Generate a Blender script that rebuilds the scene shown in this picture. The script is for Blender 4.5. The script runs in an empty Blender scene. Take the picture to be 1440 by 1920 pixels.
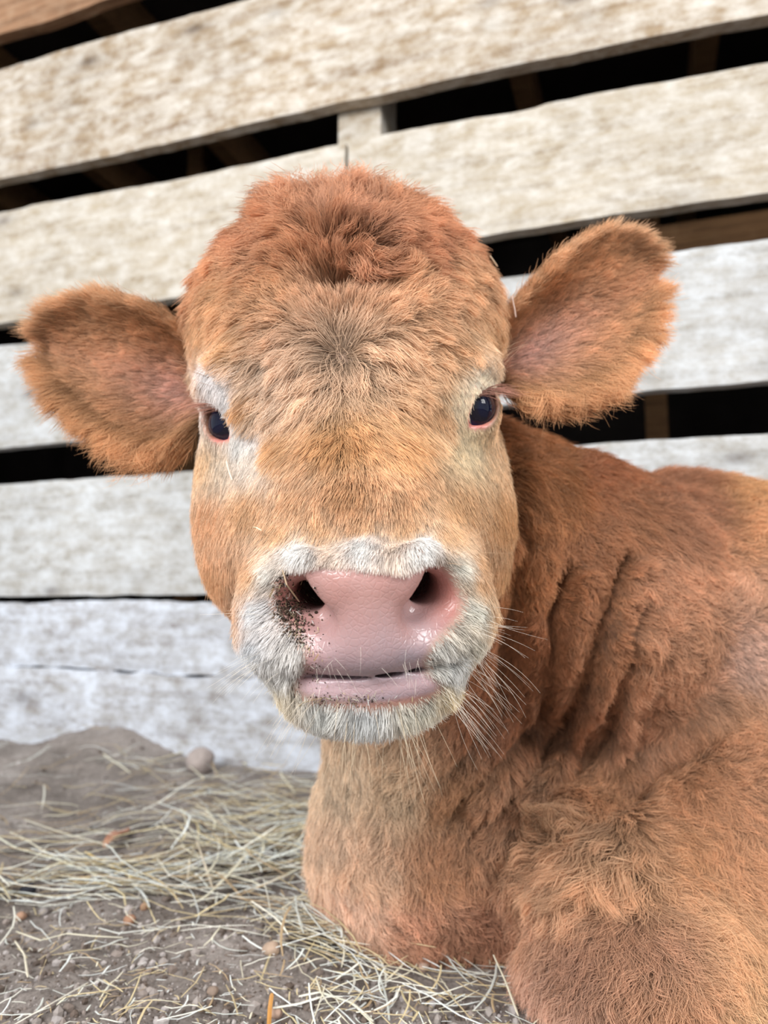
import bpy, bmesh, math, random, time
import numpy as np
from mathutils import Vector, Matrix
T0 = time.time()
C = bpy.context.scene.collection
scene = bpy.context.scene
rng = np.random.default_rng(7)
random.seed(7)

# ------------------------------------------------------------------ camera
FPX = 1387.0                      # focal length in pixels of the 1440x1920 frame
PITCH = math.radians(6.58)        # the phone looks slightly up
CAM_H = 0.26
cam_d = bpy.data.cameras.new('camera'); cam = bpy.data.objects.new('camera', cam_d); C.objects.link(cam)
cam_d.sensor_fit = 'VERTICAL'; cam_d.sensor_height = 36.0
cam_d.lens = FPX / 1920 * 36.0
cam.location = (0, 0, CAM_H)
cam.rotation_euler = (math.pi / 2 + PITCH, 0, 0)
cam_d.clip_start = 0.02
cam_d.dof.use_dof = True
cam_d.dof.focus_distance = 0.385
cam_d.dof.aperture_fstop = 7.2
cam_d.dof.aperture_blades = 0
scene.camera = cam

# ------------------------------------------------------------------ world, lights, exposure
w = bpy.data.worlds.new('daylight_world'); scene.world = w; w.use_nodes = True
bg = w.node_tree.nodes['Background']
bg.inputs[0].default_value = (0.88, 0.94, 1.0, 1); bg.inputs[1].default_value = 0.66


def area(name, loc, target, sx, sy, power, col):
    l = bpy.data.lights.new(name, 'AREA'); l.shape = 'RECTANGLE'; l.size = sx; l.size_y = sy
    l.energy = power; l.color = col
    o = bpy.data.objects.new(name, l); C.objects.link(o); o.location = loc
    o.rotation_euler = (Vector(target) - Vector(loc)).to_track_quat('-Z', 'Y').to_euler()
    return o


area('barn_door_daylight', (-1.35, -1.35, 1.75), (0.0, 0.7, 0.3), 1.5, 1.1, 76, (1.0, 0.99, 0.98))
area('barn_window_daylight', (1.75, -0.7, 1.5), (0.3, 0.6, 0.25), 0.7, 0.7, 27, (1.0, 0.99, 0.98))
vs = scene.view_settings
vs.view_transform = 'Standard'; vs.look = 'None'; vs.gamma = 1.0; vs.use_curve_mapping = False
vs.exposure = 0.35
scene.cycles.use_denoising = True
scene.cycles.max_bounces = 5; scene.cycles.diffuse_bounces = 3; scene.cycles.glossy_bounces = 2
scene.cycles.transmission_bounces = 3; scene.cycles.transparent_max_bounces = 8
scene.cycles.use_adaptive_sampling = True; scene.cycles.adaptive_threshold = 0.035; scene.cycles.adaptive_min_samples = 16
try:
    scene.cycles_curves.shape = 'RIBBONS'; scene.cycles_curves.subdivisions = 1
except Exception:
    pass

# ------------------------------------------------------------------ coordinates
sp, cp = math.sin(PITCH), math.cos(PITCH)
AX = np.array([1, 0, 0.]); AU = np.array([0, -sp, cp]); AF = np.array([0, cp, sp])
CAM = np.array([0, 0, CAM_H])
M3 = np.stack([AX, AU, AF])            # rows: camera right, up, forward


def P(px, py, d):
    """point of the place seen at a pixel of the photograph, d metres deep"""
    return CAM + d * ((px - 720) / FPX * AX + (960 - py) / FPX * AU + AF)


def to_px(p):
    q = (np.asarray(p) - CAM) @ M3.T
    return 720 + FPX * q[..., 0] / q[..., 2], 960 - FPX * q[..., 1] / q[..., 2], q[..., 2]


def on_plane(px, py, p0, n):
    d = P(px, py, 1.0) - CAM
    t = np.dot(np.asarray(p0) - CAM, n) / np.dot(d, n)
    return CAM + t * d


WD = np.array([0.9447, -0.3280, 0.0])      # along the plank wall
WN = np.array([-0.3280, -0.9447, 0.0])     # out of the wall towards the calf
W0 = np.array([-0.19, 1.22, 0.0])


def wall_sz(px, py, off=0.0):
    p = on_plane(px, py, W0 + WN * off, WN)
    return float(np.dot(p - W0, WD)), float(p[2])


# ------------------------------------------------------------------ noise
def hsh(ix, iy, iz, seed=0):
    h = (ix.astype(np.int64) * 374761393 + iy.astype(np.int64) * 668265263 + iz.astype(np.int64) * 2147483647 + seed * 1274126177) & 0xFFFFFFFF
    h = ((h ^ (h >> 13)) * 1274126177) & 0xFFFFFFFF
    h = ((h ^ (h >> 16)) * 2246822519) & 0xFFFFFFFF
    h = h ^ (h >> 15)
    return (h & 0xFFFFFF) / float(0xFFFFFF)


def vnoise(p, scale, seed=0):
    """smooth value noise in -1..1 at points p (n,3)"""
    q = np.asarray(p, dtype=np.float64) * scale
    i = np.floor(q).astype(np.int64); f = q - i
    f = f * f * (3 - 2 * f)
    r = 0
    for dx in (0, 1):
        for dy in (0, 1):
            for dz in (0, 1):
                wgt = (f[:, 0] if dx else 1 - f[:, 0]) * (f[:, 1] if dy else 1 - f[:, 1]) * (f[:, 2] if dz else 1 - f[:, 2])
                r = r + wgt * hsh(i[:, 0] + dx, i[:, 1] + dy, i[:, 2] + dz, seed)
    return r * 2 - 1


def nrm(v):
    return v / np.maximum(np.linalg.norm(v, axis=-1, keepdims=True), 1e-9)


def srgb(r, g, b):
    return tuple((c / 255 / 12.92) if c / 255 <= 0.04045 else ((c / 255 + 0.055) / 1.055) ** 2.4 for c in (r, g, b))


def lin(a):
    a = np.asarray(a, float) / 255
    return np.where(a <= 0.04045, a / 12.92, ((a + 0.055) / 1.055) ** 2.4)


# ------------------------------------------------------------------ object helpers
def link(o, parent=None):
    C.objects.link(o)
    if parent is not None:
        o.parent = parent
    return o


def empty(name, loc=(0, 0, 0), parent=None):
    o = bpy.data.objects.new(name, None); o.location = loc; o.empty_display_size = 0.05
    return link(o, parent)


def tag(o, label=None, cat=None, group=None, kind=None):
    if label: o['label'] = label
    if cat: o['category'] = cat
    if group: o['group'] = group
    if kind: o['kind'] = kind
    return o


def mesh_obj(name, verts, faces, mat, parent=None, smooth=True, attrs=None):
    me = bpy.data.meshes.new(name)
    verts = np.asarray(verts, dtype=np.float32)
    if isinstance(faces, np.ndarray):
        n = faces.shape[1]
        me.vertices.add(len(verts)); me.vertices.foreach_set('co', verts.ravel())
        me.loops.add(faces.size); me.loops.foreach_set('vertex_index', faces.astype(np.int32).ravel())
        me.polygons.add(len(faces)); me.polygons.foreach_set('loop_start', np.arange(len(faces), dtype=np.int32) * n)
        me.update(calc_edges=True)
    else:
        me.from_pydata(verts.tolist(), [], faces)
    me.validate()
    me.polygons.foreach_set('use_smooth', np.full(len(me.polygons), bool(smooth)))
    for k, a in (attrs or {}).items():
        a = np.asarray(a, dtype=np.float32)
        if a.ndim == 1:
            t = me.attributes.new(k, 'FLOAT', 'POINT'); t.data.foreach_set('value', a)
        else:
            c4 = np.ones((len(a), 4), np.float32); c4[:, :3] = a
            t = me.attributes.new(k, 'FLOAT_COLOR', 'POINT'); t.data.foreach_set('color', c4.ravel())
    if mat: me.materials.append(mat)
    o = bpy.data.objects.new(name, me)
    return link(o, parent)


def curves_obj(name, pts, rad, mat, parent=None, cols=None):
    """pts (n,k,3) radii (n,k): one hair-curves object"""
    n, k, _ = pts.shape
    hc = bpy.data.hair_curves.new(name)
    hc.add_curves([k] * n)
    hc.attributes['position'].data.foreach_set('vector', pts.astype(np.float32).ravel())
    ra = hc.attributes.get('radius') or hc.attributes.new('radius', 'FLOAT', 'POINT')
    ra.data.foreach_set('value', rad.astype(np.float32).ravel())
    if cols is not None:
        c4 = np.ones((n, 4), np.float32); c4[:, :3] = cols
        t = hc.attributes.new('fcol', 'FLOAT_COLOR', 'CURVE'); t.data.foreach_set('color', c4.ravel())
    hc.materials.append(mat)
    return link(bpy.data.objects.new(name, hc), parent)


# ------------------------------------------------------------------ materials
def new_mat(name):
    m = bpy.data.materials.new(name); m.use_nodes = True
    nt = m.node_tree; b = nt.nodes['Principled BSDF']
    return m, nt, b


def N(nt, t, **kw):
    n = nt.nodes.new(t)
    for k, v in kw.items():
        if k.startswith('i_'):
            key = k[2:]
            n.inputs[int(key) if key.isdigit() else key.replace('_', ' ')].default_value = v
        else:
            setattr(n, k, v)
    return n


def ramp(nt, stops, interp='LINEAR'):
    r = nt.nodes.new('ShaderNodeValToRGB'); r.color_ramp.interpolation = interp
    e = r.color_ramp.elements
    while len(e) < len(stops): e.new(0.5)
    for i, (p, c) in enumerate(stops):
        e[i].position = p; e[i].color = (*c[:3], 1)
    return r


def fur_mat(name, rough=0.45, spec=0.35, trans=0.20, root=0.34, tip=1.24):  # roots darker than tips, deepened to put shade between tufts into the colour
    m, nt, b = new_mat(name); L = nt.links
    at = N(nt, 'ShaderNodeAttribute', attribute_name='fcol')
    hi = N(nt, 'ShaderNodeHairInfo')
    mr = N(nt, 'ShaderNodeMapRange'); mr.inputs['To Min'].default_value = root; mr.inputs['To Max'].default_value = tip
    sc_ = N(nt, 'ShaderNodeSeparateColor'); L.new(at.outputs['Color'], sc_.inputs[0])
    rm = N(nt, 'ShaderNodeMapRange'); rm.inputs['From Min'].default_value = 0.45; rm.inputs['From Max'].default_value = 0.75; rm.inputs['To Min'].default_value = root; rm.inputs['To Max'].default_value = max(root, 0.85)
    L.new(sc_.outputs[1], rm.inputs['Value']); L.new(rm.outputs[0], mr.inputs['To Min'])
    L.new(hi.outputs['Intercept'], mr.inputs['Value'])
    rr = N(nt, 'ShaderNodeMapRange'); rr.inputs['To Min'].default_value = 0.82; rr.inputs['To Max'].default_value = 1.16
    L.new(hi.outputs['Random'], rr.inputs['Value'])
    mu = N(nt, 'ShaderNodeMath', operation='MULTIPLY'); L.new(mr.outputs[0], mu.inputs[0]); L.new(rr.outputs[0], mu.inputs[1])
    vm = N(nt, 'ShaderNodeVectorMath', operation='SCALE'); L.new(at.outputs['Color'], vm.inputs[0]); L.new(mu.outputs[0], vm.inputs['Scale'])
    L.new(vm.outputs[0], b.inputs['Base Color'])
    b.inputs['Roughness'].default_value = rough; b.inputs['Specular IOR Level'].default_value = spec
    tr = N(nt, 'ShaderNodeBsdfTranslucent'); L.new(vm.outputs[0], tr.inputs[0])
    mx = N(nt, 'ShaderNodeMixShader'); mx.inputs[0].default_value = trans
    L.new(b.outputs[0], mx.inputs[1]); L.new(tr.outputs[0], mx.inputs[2])
    L.new(mx.outputs[0], nt.nodes['Material Output'].inputs['Surface'])
    return m


def wood_mat(name, base, pale, grain, pale_amt=0.5, rough=0.75, speck=True):
    """rough-sawn weathered board: long grain, pale blotches, small dark knots"""
    m, nt, b = new_mat(name); L = nt.links
    tc = N(nt, 'ShaderNodeTexCoord')
    oi = N(nt, 'ShaderNodeObjectInfo')
    add = N(nt, 'ShaderNodeVectorMath', operation='ADD')
    cb = N(nt, 'ShaderNodeCombineXYZ')
    ml = N(nt, 'ShaderNodeMath', operation='MULTIPLY'); ml.inputs[1].default_value = 37.0
    L.new(oi.outputs['Random'], ml.inputs[0]); L.new(ml.outputs[0], cb.inputs[0]); L.new(ml.outputs[0], cb.inputs[2])
    L.new(tc.outputs['Object'], add.inputs[0]); L.new(cb.outputs[0], add.inputs[1])
    mp = N(nt, 'ShaderNodeMapping'); mp.inputs['Scale'].default_value = (3, 60, 60); L.new(add.outputs[0], mp.inputs[0])
    g = N(nt, 'ShaderNodeTexNoise'); g.inputs['Scale'].default_value = 1.6; g.inputs['Detail'].default_value = 6; g.inputs['Distortion'].default_value = 0.6
    L.new(mp.outputs[0], g.inputs['Vector'])
    r1 = ramp(nt, [(0.30, grain), (0.56, base)]); L.new(g.outputs['Fac'], r1.inputs[0])
    mp2 = N(nt, 'ShaderNodeMapping'); mp2.inputs['Scale'].default_value = (20, 34, 34); L.new(add.outputs[0], mp2.inputs[0])
    n2 = N(nt, 'ShaderNodeTexNoise'); n2.inputs['Scale'].default_value = 1.0; n2.inputs['Detail'].default_value = 9; n2.inputs['Roughness'].default_value = 0.78
    L.new(mp2.outputs[0], n2.inputs['Vector'])
    r2 = ramp(nt, [(0.55 - 0.28 * pale_amt, (0, 0, 0)), (0.80 - 0.28 * pale_amt, (1, 1, 1))]); L.new(n2.outputs['Fac'], r2.inputs[0])
    mx = N(nt, 'ShaderNodeMix', data_type='RGBA'); L.new(r2.outputs[0], mx.inputs[0]); L.new(r1.outputs[0], mx.inputs[6]); mx.inputs[7].default_value = (*pale, 1)
    # broad tone
    n3 = N(nt, 'ShaderNodeTexNoise'); n3.inputs['Scale'].default_value = 4.0; n3.inputs['Detail'].default_value = 4
    L.new(add.outputs[0], n3.inputs['Vector'])
    r3 = ramp(nt, [(0.3, (0.80, 0.79, 0.78)), (0.65, (1.0, 1.0, 1.0))]); L.new(n3.outputs['Fac'], r3.inputs[0])
    m2 = N(nt, 'ShaderNodeMix', data_type='RGBA', blend_type='MULTIPLY'); m2.inputs[0].default_value = 1.0
    L.new(mx.outputs[2], m2.inputs[6]); L.new(r3.outputs[0], m2.inputs[7])
    # knots
    mp4 = N(nt, 'ShaderNodeMapping'); mp4.inputs['Scale'].default_value = (5, 11, 11); L.new(add.outputs[0], mp4.inputs[0])
    v = N(nt, 'ShaderNodeTexVoronoi'); v.inputs['Scale'].default_value = 1.0; L.new(mp4.outputs[0], v.inputs['Vector'])
    r4 = ramp(nt, [(0.04, (0.42, 0.39, 0.38)), (0.13, (0.84, 0.83, 0.82)), (0.26, (1, 1, 1))]); L.new(v.outputs['Distance'], r4.inputs[0])
    m3 = N(nt, 'ShaderNodeMix', data_type='RGBA', blend_type='MULTIPLY'); m3.inputs[0].default_value = 0.9 if speck else 0.3
    L.new(m2.outputs[2], m3.inputs[6]); L.new(r4.outputs[0], m3.inputs[7])
    L.new(m3.outputs[2], b.inputs['Base Color'])
    b.inputs['Roughness'].default_value = rough; b.inputs['Specular IOR Level'].default_value = 0.25
    bp = N(nt, 'ShaderNodeBump'); bp.inputs['Strength'].default_value = 0.5; bp.inputs['Distance'].default_value = 0.002
    L.new(g.outputs['Fac'], bp.inputs['Height']); L.new(bp.outputs[0], b.inputs['Normal'])
    return m


def plain_mat(name, col, rough=0.8, var=0.3, scale=60, bump=0.0, spec=0.3):
    m, nt, b = new_mat(name); L = nt.links
    tc = N(nt, 'ShaderNodeTexCoord'); n = N(nt, 'ShaderNodeTexNoise'); n.inputs['Scale'].default_value = scale; n.inputs['Detail'].default_value = 5
    L.new(tc.outputs['Object'], n.inputs['Vector'])
    r = ramp(nt, [(0.3, tuple(c * (1 - var) for c in col)), (0.7, tuple(min(1, c * (1 + var)) for c in col))]); L.new(n.outputs['Fac'], r.inputs[0])
    L.new(r.outputs[0], b.inputs['Base Color'])
    b.inputs['Roughness'].default_value = rough; b.inputs['Specular IOR Level'].default_value = spec
    if bump:
        bp = N(nt, 'ShaderNodeBump'); bp.inputs['Strength'].default_value = 0.6; bp.inputs['Distance'].default_value = bump
        L.new(n.outputs['Fac'], bp.inputs['Height']); L.new(bp.outputs[0], b.inputs['Normal'])
    return m


def attr_mat(name, attr='fcol', rough=0.7, spec=0.3):
    m, nt, b = new_mat(name)
    at = N(nt, 'ShaderNodeAttribute', attribute_name=attr); nt.links.new(at.outputs['Color'], b.inputs['Base Color'])
    b.inputs['Roughness'].default_value = rough; b.inputs['Specular IOR Level'].default_value = spec
    return m


M_wood_warm = wood_mat('weathered_board_warm', srgb(166, 146, 120), srgb(216, 210, 200), srgb(134, 110, 84), 0.55)
M_wood_pale = wood_mat('weathered_board_pale', srgb(178, 164, 142), srgb(212, 207, 198), srgb(150, 134, 112), 0.6)
M_wood_grey = wood_mat('weathered_board_grey', srgb(172, 167, 158), srgb(208, 211, 213), srgb(146, 140, 130), 0.66)
M_wood_white = wood_mat('whitewashed_board', srgb(162, 158, 154), srgb(214, 220, 230), srgb(128, 118, 112), 0.68)  # whitewash, with the bluish cast of skylight mixed into its colour
M_wood_brown = wood_mat('shaded_brown_board', srgb(160, 122, 92), srgb(180, 150, 122), srgb(120, 88, 64), 0.2)
M_wood_dark = wood_mat('dark_barn_timber', srgb(150, 112, 76), srgb(170, 132, 96), srgb(110, 80, 56), 0.1)
M_dark = plain_mat('dark_barn_shade', srgb(48, 42, 40), 0.9, 0.3, 6)  # near-black walls: the shade behind the plank gaps put into the colour

# ------------------------------------------------------------------ plank wall
wall = tag(empty('wall_back'), kind='structure')
rot_w = Matrix(((WD[0], WN[0] * -1, 0), (WD[1], -WN[1], 0), (0, 0, 1)))  # local x along wall, y away from the calf, z up


def wall_local(o):
    o.matrix_local = Matrix.Translation(Vector(W0)) @ rot_w.to_4x4()


def poly_sz(pts, off):
    return sorted(wall_sz(px, py, off) for px, py in pts)


def ev(poly, s):
    xs = [a for a, _ in poly]; zs = [b for _, b in poly]
    z = np.interp(s, xs, zs)
    # outside the seen stretch the edge runs on level
    return z


def plank(top, bot, s0, s1, mat, off=0.0, th=0.026, seed=0, jag=0.0012):
    s0, s1 = sorted((s0, s1))
    n = max(12, int((s1 - s0) / 0.018)); rows = 9
    s = np.linspace(s0, s1, n)
    one = np.zeros((n, 3)); one[:, 0] = s
    zt = (ev(top, s) if isinstance(top, list) else np.full(n, top)) + jag * vnoise(one, 22, seed) + jag * 0.6 * vnoise(one, 80, seed + 1)
    zb = (ev(bot, s) if isinstance(bot, list) else np.full(n, bot)) + jag * vnoise(one, 18, seed + 2) + jag * 0.6 * vnoise(one, 70, seed + 3)
    V = []
    for side in (0, 1):
        for r in range(rows):
            f = r / (rows - 1)
            z = zb + (zt - zb) * f
            q = np.stack([s * 5, np.full(n, seed * 3.1), z * 40], 1)
            y = (-off + (0.0009 * vnoise(q, 1.0, seed + 5)) + (0.0018 if r in (0, rows - 1) else 0)) if side == 0 else np.full(n, -off + th)
            V.append(np.stack([s, y, z], 1))
    V = np.concatenate(V)
    F = []
    def idx(side, r, i): return side * rows * n + r * n + i
    for r in range(rows - 1):
        for i in range(n - 1):
            F.append((idx(0, r, i), idx(0, r, i + 1), idx(0, r + 1, i + 1), idx(0, r + 1, i)))
    for i in range(n - 1):
        F.append((idx(1, 0, i + 1), idx(1, 0, i), idx(1, rows - 1, i), idx(1, rows - 1, i + 1)))
        F.append((idx(1, 0, i), idx(1, 0, i + 1), idx(0, 0, i + 1), idx(0, 0, i)))
        F.append((idx(0, rows - 1, i), idx(0, rows - 1, i + 1), idx(1, rows - 1, i + 1), idx(1, rows - 1, i)))
    F.append(tuple([idx(0, r, 0) for r in range(rows)] + [idx(1, rows - 1, 0), idx(1, 0, 0)]))
    F.append(tuple([idx(0, r, n - 1) for r in reversed(range(rows))] + [idx(1, 0, n - 1), idx(1, rows - 1, n - 1)]))
    o = mesh_obj('plank', V, F, mat, wall, smooth=False)
    wall_local(o)
    return o


S0, S1 = -1.9, 1.9
p0b = poly_sz([(0, 62), (100, 35), (190, 0)], 0)
p1t = poly_sz([(0, 132), (60, 115), (110, 97), (225, 67), (240, 60), (330, 38), (465, 0)], 0)
p1b = poly_sz([(0, 336), (250, 285), (500, 226), (640, 193), (700, 183), (830, 152), (1000, 117), (1200, 75), (1440, 28)], 0)
p2t = poly_sz([(0, 398), (50, 388), (55, 384), (300, 342), (500, 300), (630, 270)], 0)
p2b = poly_sz([(0, 605), (340, 555), (560, 512)], 0)
p3t = poly_sz([(655, 268), (720, 250), (1000, 203), (1010, 196), (1200, 160), (1440, 118)], 0)
p3b = poly_sz([(700, 484), (930, 437), (1200, 395), (1440, 362)], 0)
q1t = poly_sz([(0, 648), (340, 612), (970, 516), (1250, 472), (1440, 446)], 0)
q1b = poly_sz([(0, 840), (180, 824), (1130, 741), (1440, 712)], 0)
q2t = poly_sz([(0, 908), (360, 884), (1080, 835), (1440, 812)], 0)
q2b = poly_sz([(0, 1118), (390, 1114), (1440, 1110)], 0)
q3t = poly_sz([(0, 1131), (390, 1125), (1440, 1122)], 0)
q3b = poly_sz([(0, 1246), (450, 1272), (1440, 1370)], 0)
sj = wall_sz(650, 300)[0]
zt0 = p0b[0][1]
pl = []
for k in range(8):
    z0 = p0b[0][1] + 0.01 + k * 0.225 + 0.165
    pl.append(plank(z0 + 0.05, z0 + 0.225, S0, S1, M_wood_brown, seed=60 + k))
plank(p0b[0][1] + 0.165, p0b, S0, S1, M_wood_brown, seed=1)
plank(p1t, p1b, S0, S1, M_wood_warm, off=0.004, seed=2)
plank(p2t, p2b, S0, sj - 0.003, M_wood_pale, seed=3)
plank(p3t, p3b, sj + 0.003, S1, M_wood_pale, off=0.001, seed=4)
plank(q1t, q1b, S0, S1, M_wood_grey, seed=5)
plank(q2t, q2b, S0, S1, M_wood_grey, off=0.001, seed=6)
plank(q3t, q3b, S0, S1, M_wood_white, off=0.000, seed=7, jag=0.003)
plank(q3b, -0.06, S0, S1, M_wood_white, off=0.012, th=0.05, seed=8, jag=0.004)

# the post behind the plank joint, and posts further along
def box_local(name, s0, s1, y0, y1, z0, z1, mat, parent, local=wall_local):
    V = [(a, b, c) for a in (s0, s1) for b in (y0, y1) for c in (z0, z1)]
    F = [(0, 1, 3, 2), (4, 6, 7, 5), (0, 4, 5, 1), (2, 3, 7, 6), (0, 2, 6, 4), (1, 5, 7, 3)]
    o = mesh_obj(name, V, F, mat, parent, smooth=False)
    bv = o.modifiers.new('bevel', 'BEVEL'); bv.width = 0.003; bv.segments = 2
    if local: local(o)
    return o


pa, pb = wall_sz(633, 240, -0.027)[0], wall_sz(714, 240, -0.027)[0]
for s in (pa - 1.22, pa, pa + 1.22):
    box_local('post', s, s + (pb - pa), 0.027, 0.115, -0.05, 2.3, M_wood_pale if s == pa else M_wood_dark, wall)

# dark barn behind the wall: shell, ceiling joists, a few timbers
def shell(name, s0, s1, y0, y1, z0, z1, mat):
    o = box_local(name, s0, s1, y0, y1, z0, z1, mat, None); o.modifiers.clear()
    return tag(o, kind='structure')


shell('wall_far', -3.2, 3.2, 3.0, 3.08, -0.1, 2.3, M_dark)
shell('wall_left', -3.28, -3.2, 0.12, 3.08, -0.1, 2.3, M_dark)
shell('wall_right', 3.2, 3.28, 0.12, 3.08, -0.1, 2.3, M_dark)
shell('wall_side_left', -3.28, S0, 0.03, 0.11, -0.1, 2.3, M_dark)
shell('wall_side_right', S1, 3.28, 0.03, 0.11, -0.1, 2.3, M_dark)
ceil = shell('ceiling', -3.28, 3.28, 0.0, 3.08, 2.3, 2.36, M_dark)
for k in range(9):
    box_local('joist', -2.9 + k * 0.62, -2.9 + k * 0.62 + 0.07, 0.13, 2.98, 2.10, 2.29, M_wood_dark, ceil, local=None)
    # children of the ceiling share its frame
for ch in ceil.children: ch.matrix_local = Matrix.Identity(4)
back = tag(empty('wall_trim'), kind='structure')
for s, y, wdt in ((1.02, 0.9, 0.05), (1.3, 1.2, 0.07), (1.62, 1.25, 0.05), (0.62, 2.2, 0.09), (-1.3, 1.6, 0.08), (-0.2, 2.4, 0.08), (1.92, 1.9, 0.08)):
    box_local('stud', s, s + wdt, y, y + 0.05, -0.1, 2.29, M_wood_dark, back)
box_local('rail', 0.4, 3.1, 1.28, 1.33, 1.28, 1.42, M_wood_dark, back)
box_local('rail', -3.0, 3.1, 2.28, 2.33, 0.75, 0.87, M_wood_dark, back)

# ------------------------------------------------------------------ ground
def ground_h(x, y):
    p = np.stack([x, y, np.zeros_like(x)], 1)
    h = 0.010 * vnoise(p, 5, 1) + 0.006 * vnoise(p, 13, 2) + 0.0035 * vnoise(p, 34, 3) + 0.0018 * vnoise(p, 90, 4) + 0.0012 * vnoise(p, 210, 5)
    pit = vnoise(p, 26, 9); h = h - 0.006 * np.clip(pit - 0.45, 0, 1)
    # earth heaped against the wall on the left
    s = (x - W0[0]) * WD[0] + (y - W0[1]) * WD[1]; d = (x - W0[0]) * WN[0] + (y - W0[1]) * WN[1]
    h = h + 0.050 * np.exp(-((s + 0.30) / 0.16) ** 2) * np.exp(-(d / 0.16) ** 2) + 0.03 * np.exp(-((s + 0.75) / 0.25) ** 2) * np.exp(-(d / 0.2) ** 2)
    # pressed flat under the calf
    lx = x - 0.30; ly = y - 0.62
    fl = np.exp(-((lx / 0.42) ** 2 + (ly / 0.22) ** 2) ** 2)
    return (h - 0.012) * (1 - fl) + fl * -0.012


def axis(segs):
    out = [segs[0][0]]
    for a, b, st in segs:
        n = max(1, int(round((b - a) / st))); out += list(np.linspace(a, b, n + 1)[1:])
    return np.array(out)


gx = axis([(-3.4, -1.2, 0.12), (-1.2, -0.7, 0.02), (-0.7, 0.25, 0.0035), (0.25, 1.2, 0.02), (1.2, 3.4, 0.12)])
gy = axis([(-2.5, 0.2, 0.12), (0.2, 0.38, 0.01), (0.38, 1.0, 0.0035), (1.0, 1.5, 0.007), (1.5, 5.0, 0.12)])
X, Y = np.meshgrid(gx, gy, indexing='ij')
Z = ground_h(X.ravel(), Y.ravel())
nx, ny = X.shape
ii = np.arange(nx * ny).reshape(nx, ny)
F = np.stack([ii[:-1, :-1], ii[1:, :-1], ii[1:, 1:], ii[:-1, 1:]], -1).reshape(-1, 4)
m, nt, b = new_mat('dry_barn_earth'); L = nt.links
tc = N(nt, 'ShaderNodeTexCoord')
n1 = N(nt, 'ShaderNodeTexNoise'); n1.inputs['Scale'].default_value = 9; n1.inputs['Detail'].default_value = 8; n1.inputs['Roughness'].default_value = 0.7
n2 = N(nt, 'ShaderNodeTexNoise'); n2.inputs['Scale'].default_value = 260; n2.inputs['Detail'].default_value = 6; n2.inputs['Roughness'].default_value = 0.75
L.new(tc.outputs['Object'], n1.inputs['Vector']); L.new(tc.outputs['Object'], n2.inputs['Vector'])
r1 = ramp(nt, [(0.32, srgb(108, 100, 94)), (0.52, srgb(142, 133, 127)), (0.72, srgb(168, 160, 155))]); L.new(n1.outputs['Fac'], r1.inputs[0])
r2 = ramp(nt, [(0.30, (0.5, 0.48, 0.46)), (0.5, (0.95, 0.95, 0.95)), (0.72, (1.25, 1.25, 1.25))]); L.new(n2.outputs['Fac'], r2.inputs[0])
mx = N(nt, 'ShaderNodeMix', data_type='RGBA', blend_type='MULTIPLY'); mx.inputs[0].default_value = 1
L.new(r1.outputs[0], mx.inputs[6]); L.new(r2.outputs[0], mx.inputs[7]); L.new(mx.outputs[2], b.inputs['Base Color'])
b.inputs['Roughness'].default_value = 0.95; b.inputs['Specular IOR Level'].default_value = 0.15
bp = N(nt, 'ShaderNodeBump'); bp.inputs['Strength'].default_value = 0.8; bp.inputs['Distance'].default_value = 0.0015
L.new(n2.outputs['Fac'], bp.inputs['Height']); L.new(bp.outputs[0], b.inputs['Normal'])
floor = tag(mesh_obj('floor', np.stack([X.ravel(), Y.ravel(), Z], 1), F, m), kind='structure')


def gpt(px, py):
    """where a pixel's ray meets the ground"""
    z = 0.0
    for _ in range(6):
        p = on_plane(px, py, (0, 0, z), np.array([0, 0, 1.0]))
        z = float(ground_h(np.array([p[0]]), np.array([p[1]]))[0])
    return np.array([p[0], p[1], z])


def gh(x, y):
    return ground_h(np.atleast_1d(x).astype(float), np.atleast_1d(y).astype(float))


# unit icosphere data
bm = bmesh.new(); bmesh.ops.create_icosphere(bm, subdivisions=1, radius=1.0)
ICO_V = np.array([v.co[:] for v in bm.verts]); ICO_F = np.array([[v.index for v in f.verts] for f in bm.faces]); bm.free()
bm = bmesh.new(); bmesh.ops.create_icosphere(bm, subdivisions=3, radius=1.0)
ICO3_V = np.array([v.co[:] for v in bm.verts]); ICO3_F = np.array([[v.index for v in f.verts] for f in bm.faces]); bm.free()


def lumps(name, cx, cy, r, cols, mat, label, cat, sink=0.3):
    n = len(cx)
    V = ICO_V[None] * (1 + 0.35 * (rng.random((n, len(ICO_V), 1)) - 0.5)) * (r[:, None, None] * rng.uniform(0.6, 1.25, (n, 1, 3)))
    z = gh(cx, cy) + r * (0.5 - sink)
    V = V + np.stack([cx, cy, z], 1)[:, None]
    F = ICO_F[None] + (np.arange(n) * len(ICO_V))[:, None, None]
    o = mesh_obj(name, V.reshape(-1, 3), F.reshape(-1, 3), mat, smooth=False,
                 attrs={'fcol': np.repeat(cols, len(ICO_V), 0)})
    return tag(o, label, cat, kind='stuff')


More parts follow.
